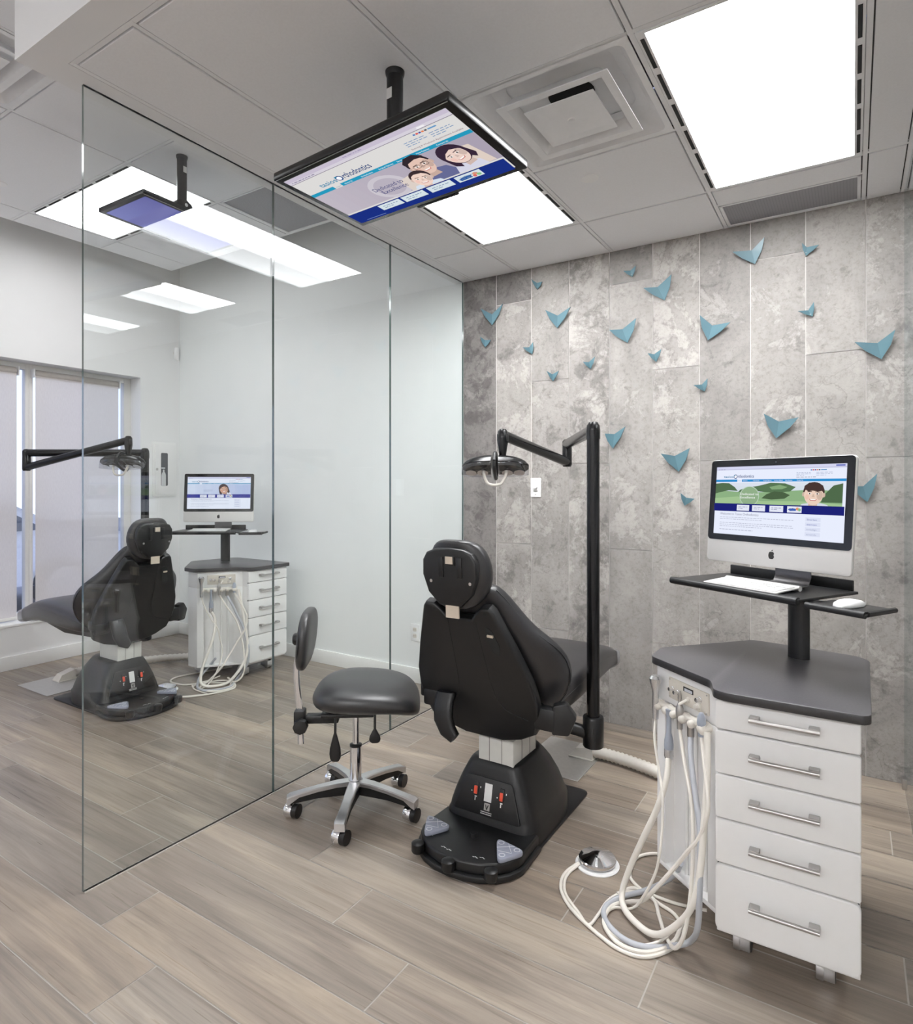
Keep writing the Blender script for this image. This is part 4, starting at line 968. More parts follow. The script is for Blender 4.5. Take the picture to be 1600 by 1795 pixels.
# ------------------------------------------------------------------ mobile cabinet
O1 = (-.16, 2.2)
O2 = (-3.928, 3.13)
def lw(x, y): return (x-O1[0], y-O1[1])
P0, EW, NW = Vector((-.35, 1.995)), Vector((-.777, .629)), Vector((-.629, -.777))
def wing(tt, off=0.0):
    p = P0 + EW*tt + NW*off; return lw(p.x, p.y)
def make_cabinet(label):
    t = thing('mobile_cabinet', label, 'cabinet', (*O1, 0), 0, 'white mobile dental cabinets')
    A = [(.016, 1.925), (.016, 2.50), (-.02, 2.525), (-.31, 2.56), (-.565, 2.27), (-.565, 2.169), (-.35, 1.995), (-.332, 1.975), (-.332, 1.925)]
    A = [lw(*p) for p in A]
    B = A[:6] + [wing(.235), wing(.235, -.035), wing(.03, -.035), wing(.03)] + A[6:]
    b = MB(); b.prism(A, .66, .774, .003); b.prism(B, .112, .66, .003); b.prism(A, .098, .113, .003); b.build('carcass', M['lam'], t, angle=30)
    b = MB()
    for tt in (.075, .12, .165): 
        x, y = wing(tt, -.030); b.box((x, y, .37), (.012, .012, .56), .004, M=None)
    b.build('channel_rib', M['lam'], t)
    # countertop
    T = [(-.585, 2.16), (-.362, 1.985), (-.352, 1.955), (-.338, 1.899), (-.30, 1.884), (.025, 1.882), (.040, 1.90), (.047, 2.49), (.012, 2.535), (-.319, 2.595), (-.585, 2.29)]
    T = roundpoly([lw(*p) for p in T], .022, 5)
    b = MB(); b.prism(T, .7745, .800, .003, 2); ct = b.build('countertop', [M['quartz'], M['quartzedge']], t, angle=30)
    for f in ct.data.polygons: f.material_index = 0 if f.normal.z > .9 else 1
    # drawers
    b = MB(); b.bx(lw(-.330, 0)[0], lw(.014, 0)[0], lw(0, 1.9235)[1], lw(0, 1.926)[1], .118, .772); b.build('drawer_gap_shade', M['dark'], t)  # dark sheet standing in for the shade in the drawer gaps
    zs = [.773, .686, .560, .433, .305, .115]
    for k in range(5):
        z1, z0 = zs[k]-.0022, zs[k+1]+.0022
        if k == 4: z0 = .112
        x0, x1 = lw(-.334, 0)[0], lw(.018, 0)[0]
        b = MB(); b.prism(rrect(x0, x1, z0, z1, .008 if k < 4 else .02), -.010, .010, .004, 3, M=frame((0, lw(0, 1.915)[1], 0), (1, 0, 0), (0, 0, 1))); d = b.build('drawer', M['lam'], t, angle=35)
        hz = [.735, .627, .50, .37, .212][k]; yf = lw(0, 1.905)[1]; hx0, hx1 = lw(-.243, 0)[0], lw(-.073, 0)[0]
        h = MB(); h.cyl((hx0, yf-.026, hz), (hx1, yf-.026, hz), .0058, seg=14)
        for x in (hx0+.013, hx1-.013): h.bx(x-.013, x+.013, yf-.026, yf, hz-.004, hz+.009, .0015, 1)
        h.build('handle', M['steel'], d)
    # casters
    for (x, y) in ((-.275, 2.035), (-.062, 2.035), (-.06, 2.44), (-.40, 2.36)):
        cx, cy = lw(x, y); w = MB(); w.cyl((cx-.006, cy, .034), (cx+.022, cy, .034), .034, seg=22); cs = w.build('caster', M['black'], t)
        h = MB(); h.prism([(.040*math.cos(rad(d)), .034+.040*math.sin(rad(d))) for d in range(-20, 221, 20)], -.010, .010, .003, M=frame((cx-.016, cy, 0), (0, 1, 0), (0, 0, 1))); h.box((cx-.005, cy, .083), (.045, .05, .030), .003); h.box((cx-.002, cy-.030, .036), (.046, .014, .044), .003); h.build('caster_hood', M['alu'], cs)
    # control panel on the angled wing
    def WF(tt, off, z): x, y = wing(tt, off); return frame((x, y, z), (-EW.x, -EW.y, 0), (0, 0, 1))
    Fp = WF(.115, .0, .716)
    b = MB(Fp); b.prism(rrect(-.094, .094, -.034, .034, .003), 0, .006, .0015); pn = b.build('control_panel', M['panelmetal'], t)
    b = MB(Fp); b.box((.004, .017, .0065), (.046, .015, .003), .001); b.build('display_bezel', M['dark'], pn)
    b = MB(Fp); b.box((.006, .016, .0082), (.036, .009, .001)); b.build('display', simple('gauge_window', rgb(190, 192, 200), .25), pn)
    for (x, y, r_) in ((-.072, .0, .007), (-.048, -.004, .007), (.058, .006, .008), (.052, -.018, .010)):
        b = MB(Fp); b.lathe([(r_*1.2, .006), (r_*1.2, .009), (r_, .010), (r_*.85, .022), (0, .023)], 14, Matrix.Translation((x, y, 0))); b.build('knob', M['chrome'] if r_ < .009 else M['beige'], pn)
    b = MB(Fp); b.lathe([(.009, .006), (.007, .012), (0, .013)], 12, Matrix.Translation((.004, -.012, 0))); b.tube([(.004, -.012, .012), (-.002, -.022, .028), (-.006, -.028, .034)], .0045, 8, 3); b.build('toggle', M['beige'], pn)
    for x in (-.087, .087):
        for y in (-.028, .028):
            b = MB(Fp); b.lathe([(.0028, .006), (.002, .008), (0, .008)], 8, Matrix.Translation((x, y, 0))); b.build('panel_screw', M['steel'], pn)
    # instrument holder: bar with hooked fingers
    b = MB()
    for k in range(6):
        tt = .03 + .042*k if k else .025
        q0, q1 = wing(tt, .0), wing(tt+.003, .036); rr = .013 if k else .017
        d = Vector((q1[0]-q0[0], q1[1]-q0[1], -.010)); Mq = Matrix.Translation((q0[0], q0[1], .650)) @ d.to_track_quat('Z', 'Y').to_matrix().to_4x4()
        b.lathe([(rr, 0), (rr, d.length*.7), (rr*.92, d.length*.88), (rr*.6, d.length), (0, d.length*1.03)], 14, Mq)
    a0, a1 = wing(.012, .012), wing(.255, .012); b.tube([(*a0, .650), (*wing(.13, .013), .650), (*a1, .650)], .012, 10, 2)
    b.build('instrument_holder', M['beige'], t)
    return t
cab1 = make_cabinet('near white mobile cabinet with five drawers and dark countertop')
cab2 = copy_tree(cab1); cab2.location = (*O2, 0); cab2.rotation_euler = (0, 0, PI/2)
cab2['label'] = 'far white mobile cabinet behind the glass, in the room corner'

def at_cab(parts_fn, label1, label2, name, cat, group):
    """build a thing in the near cabinet's frame, then repeat it at the far cabinet"""
    t = thing(name, label1, cat, (*O1, 0), 0, group); parts_fn(t)
    c = copy_tree(t); c.location = (*O2, 0); c.rotation_euler = (0, 0, PI/2); c['label'] = label2
    return t, c
def LP(pts): return [(*lw(x, y), z) for x, y, z in pts]

def gun(t):
    x, y = lw(-.560, 2.128)
    b = MB(); b.lathe([(0, .600), (.010, .600), (.011, .64), (.0105, .685), (.013, .70), (.019, .722), (.021, .735), (.014, .744), (0, .744)], 14, Matrix.Translation((x, y, 0))); b.build('handpiece', M['silver'], t)
    b = MB(); b.tube(LP([(-.560, 2.128, .605), (-.556, 2.10, .54), (-.530, 2.06, .45), (-.510, 2.02, .39), (-.505, 1.995, .31), (-.506, 1.97, .243), (-.52, 1.97, .174), (-.556, 1.975, .09), (-.60, 2.0, .02), (-.655, 1.99, .008), (-.668, 1.93, .008), (-.62, 1.87, .007), (-.55, 1.862, .007), (-.49, 1.90, .018), (-.46, 1.96, .03)]), .0042, 8, 6); b.build('cord', M['hose'], t)
at_cab(gun, 'silver handpiece with flared top and thin cord, at the outer end of the near holder', 'silver handpiece with thin cord at the outer end of the far holder', 'dental_handpiece', 'handpiece', 'instruments on the cabinet holders')
def suction(t):
    x, y = lw(-.508, 2.092)
    b = MB(); b.lathe([(.0065, .652), (.0105, .652), (.0105, .648), (.0075, .62), (.0085, .575), (.0145, .55), (.0155, .535), (.0145, .52)], 14, Matrix.Translation((x, y, 0))); b.build('suction_tip', M['bluegrey'], t)
    b = MB(); b.lathe([(.0145, .523), (.0150, .521), (.0150, .500), (.012, .49)], 14, Matrix.Translation((x, y, 0))); b.build('valve', M['silver'], t)
    b = MB(); b.tube(LP([(-.508, 2.092, .50), (-.506, 2.05, .44), (-.53, 2.03, .347), (-.578, 2.03, .23), (-.620, 2.036, .123), (-.640, 2.02, .045), (-.620, 1.985, .018), (-.568, 1.945, .014), (-.515, 1.918, .020), (-.465, 1.895, .060), (-.407, 1.872, .14), (-.380, 1.868, .208), (-.370, 1.875, .267), (-.366, 1.892, .335), (-.364, 1.912, .411), (-.362, 1.945, .527), (-.368, 1.975, .645)]), .0098, 12, 7); b.build('hose', M['hose'], t)
at_cab(suction, 'blue grey suction tip on a thick ivory hose looping to the floor, near cabinet', 'suction tip on a thick ivory hose hanging from the far cabinet holder', 'suction_handpiece', 'suction handpiece', 'instruments on the cabinet holders')
def drill(t):
    x, y = lw(-.466, 2.058)
    b = MB(); b.lathe([(0, .606), (.009, .608), (.0095, .64), (.0125, .655), (.0125, .672), (.006, .69), (.0045, .70), (.007, .705), (.0035, .728), (0, .73)], 14, Matrix.Translation((x, y, 0))); b.build('handpiece', M['steel'], t)
    b = MB(); b.tube(LP([(-.466, 2.058, .61), (-.44, 2.005, .526), (-.41, 1.955, .443), (-.397, 1.92, .356), (-.394, 1.895, .265), (-.397, 1.875, .18), (-.41, 1.86, .09), (-.44, 1.88, .03), (-.48, 1.94, .012), (-.52, 2.02, .009), (-.56, 2.10, .009), (-.63, 2.12, .009), (-.67, 2.06, .009)]), .0060, 8, 6); b.build('hose', M['hose'], t)
at_cab(drill, 'slim steel drill handpiece with ivory hose in the middle of the near holder', 'slim steel drill handpiece with ivory hose on the far holder', 'drill_handpiece', 'drill handpiece', 'instruments on the cabinet holders')
def syringe(t):
    x, y = lw(-.426, 2.026)
    b = MB(); b.lathe([(.004, .652), (.012, .650), (.0125, .646), (.011, .64), (.011, .605), (.009, .60)], 14, Matrix.Translation((x, y, 0))); b.build('handpiece', M['steel'], t)
    b = MB(); b.tube(LP([(-.426, 2.026, .605), (-.418, 1.99, .555), (-.398, 1.95, .469), (-.378, 1.915, .391), (-.371, 1.888, .304), (-.368, 1.865, .228), (-.375, 1.875, .12), (-.405, 1.93, .035), (-.445, 1.915, .014), (-.511, 1.868, .012), (-.579, 1.860, .012), (-.648, 1.90, .012), (-.680, 1.962, .012), (-.656, 2.035, .014), (-.600, 2.11, .014), (-.548, 2.165, .03), (-.50, 2.14, .09), (-.47, 2.09, .16)]), .0085, 10, 6); b.build('hose', M['hosegrey'], t)
at_cab(syringe, 'open metal socket on a blue grey hose, second from the drawers on the near holder', 'metal socket on a grey hose, second from the drawers on the far holder', 'air_water_syringe', 'syringe handpiece', 'instruments on the cabinet holders')
def clear_tip(t):
    x, y = lw(-.388, 1.994)
    b = MB(); b.lathe([(0, .622), (.010, .622), (.011, .65), (.0135, .662), (.012, .68), (.006, .693), (0, .694)], 14, Matrix.Translation((x, y, 0))); b.build('clear_tip', M['bluegrey'], t)
    b = MB(); b.tube(LP([(-.388, 1.994, .625), (-.372, 1.955, .559), (-.357, 1.92, .494), (-.353, 1.90, .441), (-.375, 1.90, .364), (-.412, 1.915, .303), (-.455, 1.932, .231), (-.515, 1.955, .137), (-.57, 2.01, .05), (-.62, 2.04, .012), (-.665, 1.99, .009), (-.66, 1.90, .009), (-.59, 1.838, .009), (-.51, 1.85, .009), (-.455, 1.92, .016), (-.445, 1.99, .03)]), .0066, 8, 6); b.build('hose', M['hose'], t)
at_cab(clear_tip, 'translucent bluish tip with ivory hose nearest the drawers on the near holder', 'translucent tip with ivory hose nearest the drawers on the far holder', 'saliva_ejector', 'suction handpiece', 'instruments on the cabinet holders')
def foot_control(t):
    x, y = lw(-.787, 2.195); R = Matrix.Translation((x, y, 0))
    b = MB(); b.lathe([(.078, 0), (.079, .004), (.074, .009), (.05, .011), (0, .011)], 36, R); b.build('base_ring', M['white'], t)
    b = MB(); b.lathe([(.060, .012), (.066, .015), (.067, .026), (.064, .029), (.03, .040), (0, .049)], 40, R); b.build('chrome_disc', M['chrome'], t, angle=25)
    b = MB(); b.tube(LP([(-.842, 2.15, .012), (-.862, 2.09, .006), (-.858, 2.03, .006), (-.827, 1.965, .006), (-.759, 1.902, .006), (-.661, 1.848, .006), (-.583, 1.820, .006), (-.512, 1.832, .006), (-.456, 1.905, .006), (-.44, 1.995, .006), (-.483, 2.064, .006), (-.549, 2.095, .006), (-.637, 2.151, .006), (-.668, 2.20, .006), (-.675, 2.30, .006), (-.632, 2.362, .006), (-.556, 2.377, .006), (-.40, 2.33, .006), (-.2, 2.26, .006)]), .0055, 8, 6)
    b.tube(LP([(-.836, 2.145, .012), (-.852, 2.09, .006), (-.846, 2.03, .006), (-.815, 1.968, .006), (-.75, 1.910, .006), (-.70, 1.87, .006), (-.69, 1.93, .006), (-.685, 2.017, .006), (-.652, 2.085, .006), (-.589, 2.12, .006), (-.50, 2.12, .006), (-.40, 2.14, .006)]), .0050, 8, 6); b.build('cable', M['hose'], t)
at_cab(foot_control, 'chrome disc foot control with ivory cable on the floor by the near cabinet', 'chrome disc foot control on the floor between far chair and far cabinet', 'foot_control', 'foot pedal', 'chrome disc foot controls')

# ------------------------------------------------------------------ screens
class Scr:
    """flat picture on a W x H screen facing local -Y, centre at (0, y, z)"""
    def __init__(s, W, H, Mx):
        s.W, s.H = W, H; s.b = MB(Mx)
    def p(s, u, v, L): return ((u-.5)*s.W, -.0004*L, (.5-v)*s.H)
    def poly(s, uv, col, L, k=.58):
        s.b.mat(E(*col, k)); s.b.poly([s.p(u, v, L) for u, v in uv])
    def rect(s, u0, v0, u1, v1, col, L, k=.58): s.poly([(u0, v1), (u1, v1), (u1, v0), (u0, v0)], col, L, k)
    def ell(s, cu, cv, ru, rv, col, L, a0=0, a1=360, rot=0, k=.58):
        n = 28; asp = s.W/s.H; pts = []
        for i in range(n + (0 if a1-a0 == 360 else 1)):
            a = rad(a0+(a1-a0)*i/n); x, y = ru*math.cos(a), rv/asp*math.sin(a)
            x, y = rot2(x, y, rad(rot)); pts.append((cu+x, cv-y*asp))
        s.poly(pts, col, L, k)
    def grad(s, u0, v0, u1, v1, c0, c1, L, n=10, vertical=False):
        for i in range(n):
            a, b_ = i/n, (i+1)/n; c = tuple(int(c0[j]+(c1[j]-c0[j])*(i+.5)/n) for j in range(3))
            if vertical: s.rect(u0, v0+(v1-v0)*a, u1, v0+(v1-v0)*b_, c, L)
            else: s.rect(u0+(u1-u0)*a, v0, u0+(u1-u0)*b_, v1, c, L)
    def text(s, body, u, v, h, col, L, width=None, bold=0.0, k=.58):
        """baseline-left at (u, v); h = letter height in v"""
        vs, fs = text_polys(body, bold); hh = h*s.H/.7
        x1 = max(x for x, y in vs); kx = hh if width is None else width*s.W/x1
        s.b.mat(E(*col, k)); o = s.p(u, v, L); vv = [s.b.V((o[0]+x*kx, o[1], o[2]+y*hh)) for x, y in vs]
        for f in fs: s.b.F([vv[i] for i in f])
    def lines(s, u, v, w, n, dv, col, L, seed=0):
        """small print too fine to read in the photo, as broken strokes"""
        r = random.Random(seed)
        for i in range(n):
            x = u; end = u + w*(1 if i < n-1 else .6)
            while x < end-.004:
                l = min(r.uniform(.008, .028), end-x); s.rect(x, v+dv*i, x+l, v+dv*i+dv*.34, col, L); x += l+.006
    def build(s, parent, name='screen_image'): return s.b.build(name, None, parent, smooth=False)

SKIN, HAIR = (232, 200, 180), (58, 42, 40)
def face(s, cu, cv, r, L, skin, hair, kind, rot=0, glasses=False, sx=1.0):
    """a small flat portrait: r = half head width in u"""
    asp = s.W/s.H
    def T(x, y):
        x, y = rot2(x, y, rad(rot)); return (cu + x*r*sx, cv - y*r*asp)
    def P(pts, col, l): s.poly([T(x, y) for x, y in pts], col, L+l)
    def el(cx, cy, rx, ry, col, l, n=24, a0=0, a1=360):
        P([(cx+rx*math.cos(rad(a0+(a1-a0)*i/n)), cy+ry*math.sin(rad(a0+(a1-a0)*i/n))) for i in range(n)], col, l)
    sh = tuple(int(c*.86) for c in skin)
    P([(-.42, -1.0), (-.5, -1.75), (.5, -1.75), (.42, -1.0)], sh, 0)
    if kind == 'woman':
        el(0, .10, 1.22, 1.45, hair, .2); P([(-1.2, .2), (-1.3, -1.0), (-.9, -1.5), (-.6, -.9), (.6, -.9), (.9, -1.5), (1.3, -1.0), (1.2, .2)], hair, .3)
    else: el(0, .28, 1.08, 1.18, hair, .2)
    if kind != 'woman':
        el(-1.0, -.05, .16, .28, sh, .4); el(1.0, -.05, .16, .28, sh, .4)
    P([(.95*math.cos(rad(a)), (1.18 if math.sin(rad(a)) > 0 else 1.25)*math.sin(rad(a))*(1.0) - .05) for a in range(0, 360, 15)], skin, 1)
    el(.62, -.1, .3, .55, sh, 1.2); el(-.62, -.35, .2, .3, tuple(min(255, int(c*1.0)) for c in (skin[0], skin[1]-14, skin[2]-14)), 1.25)
    if kind == 'boy': P([(-1.02, .15), (-.98, .95), (-.5, 1.38), (.3, 1.42), (.9, 1.05), (1.05, .1), (.82, .42), (.4, .34), (-.1, .42), (-.55, .3), (-.8, .5)], hair, 2)
    elif kind == 'man': P([(-.98, .3), (-1.0, 1.0), (-.4, 1.5), (.5, 1.48), (1.02, .95), (.98, .3), (.8, .75), (.2, .92), (-.6, .78)], hair, 2)
    elif kind == 'child': P([(-.9, .55), (-.6, 1.2), (0, 1.42), (.6, 1.2), (.9, .55), (.4, .9), (-.4, .9)], hair, 2)
    else: P([(-1.1, .0), (-1.0, .95), (-.3, 1.42), (.5, 1.38), (1.1, .8), (1.1, -.1), (.86, .35), (.3, .75), (-.35, .62), (-.8, .3)], hair, 2)
    for x in (-.38, .38):
        el(x, .06, .17, .09, (250, 248, 246), 2.4, 12); el(x, .06, .085, .085, (50, 38, 36), 2.6, 10)
        P([(x-.24, .26), (x+.24, .26), (x+.2, .34), (x-.2, .34)], hair, 2.5)
    P([(-.06, .0), (.06, .0), (.15, -.34), (-.15, -.34)], sh, 2.2)
    P([(-.42, -.54), (-.2, -.62), (.2, -.62), (.42, -.54), (.26, -.80), (-.26, -.80)], (196, 118, 112), 2.4)
    P([(-.32, -.585), (.32, -.585), (.2, -.71), (-.2, -.71)], (250, 248, 245), 2.6)
    if glasses:
        for x in (-.4, .4):
            for (a, b_, c_, d_) in ((x-.32, .24, x+.32, .20), (x-.32, -.14, x+.32, -.18), (x-.34, .24, x-.30, -.18), (x+.30, .24, x+.34, -.18)):
                P([(a, b_), (c_, b_), (c_, d_), (a, d_)], (40, 36, 42), 3)

BLUE, NAVY, TEAL = (40, 48, 120), (22, 26, 104), (28, 140, 178)
def logo(s, u, v, h, L, w):
    """practice name: small teal word, ring for the capital letter, dark rest"""
    s.text('tasios', u, v, h*.72, (24, 120, 160), L, width=w*.33, bold=.012)
    s.ell(u+w*.40, v-h*.36, w*.062, w*.062*s.W/s.H, (16, 60, 120), L); s.ell(u+w*.40, v-h*.36, w*.042, w*.042*s.W/s.H, (244, 246, 252), L+.5)
    s.ell(u+w*.365, v-h*.70, w*.022, w*.018*s.W/s.H, (24, 120, 160), L+.6)
    s.text('rthodontics', u+w*.47, v, h*.92, (18, 54, 112), L, width=w*.53, bold=.012)
def social(s, u, v, d, L):
    for i, c in enumerate(((60, 110, 180), (210, 60, 60), (60, 60, 150), (220, 110, 60), (70, 70, 80))):
        s.rect(u+i*d*1.25, v, u+i*d*1.25+d, v+d*1.5, c, L)
    s.rect(u+6.4*d, v+.1*d, u+10*d, v+1.4*d, (86, 140, 190), L)
def site(s, kind, seed):
    s.rect(0, 0, 1, 1, (228, 234, 252), 0)
    s.rect(0, 0, 1, .035, (206, 208, 238), 1); s.rect(0, .035, 1, .05, (190, 192, 222), 1); s.lines(.02, .038, .1, 1, .022, (120, 120, 150), 2, seed)
    s.rect(.93, .012, .99, .03, (90, 100, 180), 2)
    logo(s, .07, .165, .05, 2, .26)
    social(s, .76, .065, .011, 2); s.lines(.66, .105, .10, 3, .018, (150, 160, 190), 2, seed+1); s.lines(.80, .105, .11, 3, .018, (150, 160, 190), 2, seed+2); s.lines(.66, .163, .24, 1, .022, (110, 110, 130), 2, seed+3)
    nav = (36, 130, 200) if kind == 'boy' else (104, 160, 200)
    s.rect(0, .19, .19, .225, nav, 1); s.rect(.23, .19, 1, .225, nav, 1); s.text('Home', .195, .214, .014, nav, 2)
    for i, wd in enumerate(('About Us', 'Orthodontics', 'Surgical Options', 'Services Offered', 'New Patients', 'Contact Us')): s.text(wd, .24+.085*i, .214, .013, (244, 248, 255), 2)
    y0, y1 = .235, .545
    if kind == 'boy':
        s.grad(0, y0, .985, y1, (214, 222, 236), (190, 206, 214), 1, 6, True)
        def hill(pts, col, l): s.poly([(0 if u < 0 else u, min(v, y1)) for u, v in pts], col, l)
        hill([(0, y1), (.985, y1), (.985, .36), (.8, .33), (.55, .36), (.3, .38), (.1, .36), (0, .35)], (128, 166, 118), 1.5)
        hill([(0, .40), (.04, .38), (.12, .35), (.2, .36), (.17, .30), (.12, .245), (.06, .24), (0, .25)], (70, 96, 66), 2)
        hill([(.2, .38), (.3, .34), (.36, .36), (.48, .38), (.62, .36), (.66, .30), (.58, .25), (.47, .24), (.38, .28), (.28, .31), (.22, .34)], (74, 104, 70), 2)
        hill([(.40, .46), (.44, .40), (.5, .36), (.57, .37), (.62, .41), (.58, .46), (.48, .475)], (62, 84, 56), 2.2)
        hill([(.84, .5), (.86, .4), (.92, .28), (.985, .25), (.985, .50)], (66, 92, 62), 2.2)
        hill([(0, .545), (0, .47), (.2, .44), (.4, .50), (.7, .49), (.985, .52), (.985, .545)], (150, 186, 134), 2.4)
        hill([(.46, .30), (.54, .27), (.60, .30), (.56, .33), (.48, .335)], (120, 156, 108), 2.4)
        s.ell(.30, .435, .082, .145, (176, 200, 176), 3); s.ell(.30, .435, .076, .135, (132, 164, 124), 3.2)
        s.text('Dedicated to', .225, .418, .033, (244, 248, 244), 4, width=.15); s.text('Excellence', .225, .466, .033, (244, 248, 244), 4, width=.125)
        s.poly([(.70, y1), (.71, .525), (.76, .51), (.84, .51), (.885, .53), (.89, y1)], (206, 212, 226), 4.4)
        face(s, .79, .394, .0565, 5, SKIN, HAIR, 'boy', -2, False, 1.22)
        s.rect(.985, y0, 1, y1, (228, 234, 252), 9)
    else:
        s.grad(0, y0, 1, y1, (206, 216, 240), (170, 184, 224), 1, 8)
        s.lines(.26, .40, .14, 4, .02, (150, 160, 190), 2, seed+8)
        s.poly([(.50, y1), (.54, .50), (.60, .48), (.68, .5), (.70, y1)], (226, 228, 240), 2)
        face(s, .575, .385, .056, 3, (206, 160, 138), (70, 56, 56), 'woman', 14, False, 1.15)
    s.rect(0, .545, 1, .66, NAVY if kind == 'boy' else (52, 56, 140), 10)
    for i, u in enumerate((.205, .335, .475, .61)):
        s.rect(u, .562, u+.105, .645, (222, 226, 244), 11); s.lines(u+.015, .588, .075, 2, .022, (120, 124, 160), 12, seed+20+i)
    s.poly([(.615, .60), (.65, .585), (.675, .595), (.675, .62), (.63, .625)], (40, 80, 170), 12); s.ell(.685, .595, .012, .02, (230, 140, 90), 12); s.ell(.70, .605, .010, .02, (120, 180, 120), 12.5)
    s.text('Welcome to Tasios Orthodontics', .06, .715, .035, (110, 110, 128), 11, width=.33)
    s.lines(.06, .745, .60, 2, .026, (176, 180, 200), 11, seed+30); s.lines(.06, .825, .60, 3, .026, (176, 180, 200), 11, seed+31); s.lines(.06, .925, .48, 1, .026, (160, 164, 186), 11, seed+32)
    for i, (wd, c) in enumerate((('Stories', (70, 80, 150)), ('damon', (50, 60, 160)), ('invisalign', (130, 140, 170)), ('suresmile', (140, 150, 180)))):
        s.rect(.745, .70+.065*i, .85, .752+.065*i, (214, 220, 242), 11); s.text(wd, .755, .738+.065*i, .02, c, 12, width=.07)
def site_family(s):
    s.grad(0, 0, 1, 1, (214, 212, 210), (214, 212, 210), 0, 1)
    s.rect(0, 0, 1, .05, (190, 180, 200), 1); s.rect(0, .05, 1, .085, (206, 200, 212), 1); s.rect(0, .085, 1, .092, (120, 110, 130), 1.5)
    s.lines(.02, .06, .28, 1, .03, (120, 110, 140), 2, 1); s.lines(.4, .02, .2, 1, .03, (150, 140, 170), 2, 2); s.rect(.82, .058, .86, .08, (236, 234, 238), 2)
    logo(s, .115, .275, .085, 2, .345)
    social(s, .775, .115, .0125, 2); s.lines(.70, .17, .12, 3, .026, (110, 140, 180), 2, 5); s.lines(.84, .17, .12, 3, .026, (110, 140, 180), 2, 6); s.text('Evening & Weekend Appointment Available', .70, .285, .022, (110, 70, 90), 2, width=.28)
    s.rect(0, .315, .165, .365, TEAL, 1); s.rect(.215, .315, 1, .365, TEAL, 1); s.text('Home', .175, .352, .018, (60, 120, 150), 2)
    for i, wd in enumerate(('About Us', 'Orthodontics', 'Surgical Options', 'Services Offered', 'New Patients', 'Contact Us')): s.text(wd, .235+.115*i, .350, .018, (232, 244, 250), 2)
    s.grad(0, .365, 1, .80, (182, 174, 186), (158, 148, 166), 1, 16)
    s.ell(.40, .62, .115, .20, (194, 188, 198), 2); s.ell(.40, .62, .085, .15, (174, 166, 180), 2.2)
    s.text('Dedicated to', .30, .625, .06, (30, 40, 104), 3, width=.19); s.text('Excellence', .325, .70, .06, (30, 40, 104), 3, width=.165)
    s.poly([(.47, .80), (.475, .60), (.64, .52), (.66, .80)], (214, 200, 190), 2.4); s.poly([(.80, .44), (.93, .47), (.97, .79), (.80, .80)], (216, 198, 186), 2.4)
    s.poly([(.575, .80), (.60, .64), (.66, .59), (.75, .62), (.81, .80)], (88, 92, 136), 3)
    s.poly([(.76, .80), (.78, .68), (.84, .64), (.91, .70), (.93, .80)], (206, 206, 224), 3.2)
    face(s, .655, .50, .062, 4, (222, 186, 170), (38, 30, 36), 'man', 8, True)
    face(s, .835, .535, .060, 4, (232, 202, 190), (44, 30, 46), 'woman', 20)
    s.poly([(.495, .80), (.51, .75), (.585, .73), (.66, .76), (.67, .80)], (206, 218, 234), 8)
    face(s, .585, .665, .052, 9, (236, 204, 190), (48, 36, 40), 'child', -10)
    s.rect(0, .80, 1, 1, (18, 36, 116), 14); s.rect(.06, .965, .2, .975, (90, 110, 170), 15)
    for i, u in enumerate((.215, .375, .545, .715)):
        s.rect(u, .815, u+.145, .915, (206, 220, 226), 15); s.lines(u+.025, .845, .10, 2, .03, (110, 130, 160), 16, 40+i)
    s.poly([(.725, .87), (.77, .84), (.80, .85), (.80, .895), (.735, .90)], (36, 80, 150), 16); s.ell(.825, .855, .014, .022, (230, 140, 90), 16); s.ell(.84, .88, .012, .02, (120, 180, 120), 16.5); s.ell(.815, .885, .01, .02, (210, 90, 90), 16.7)

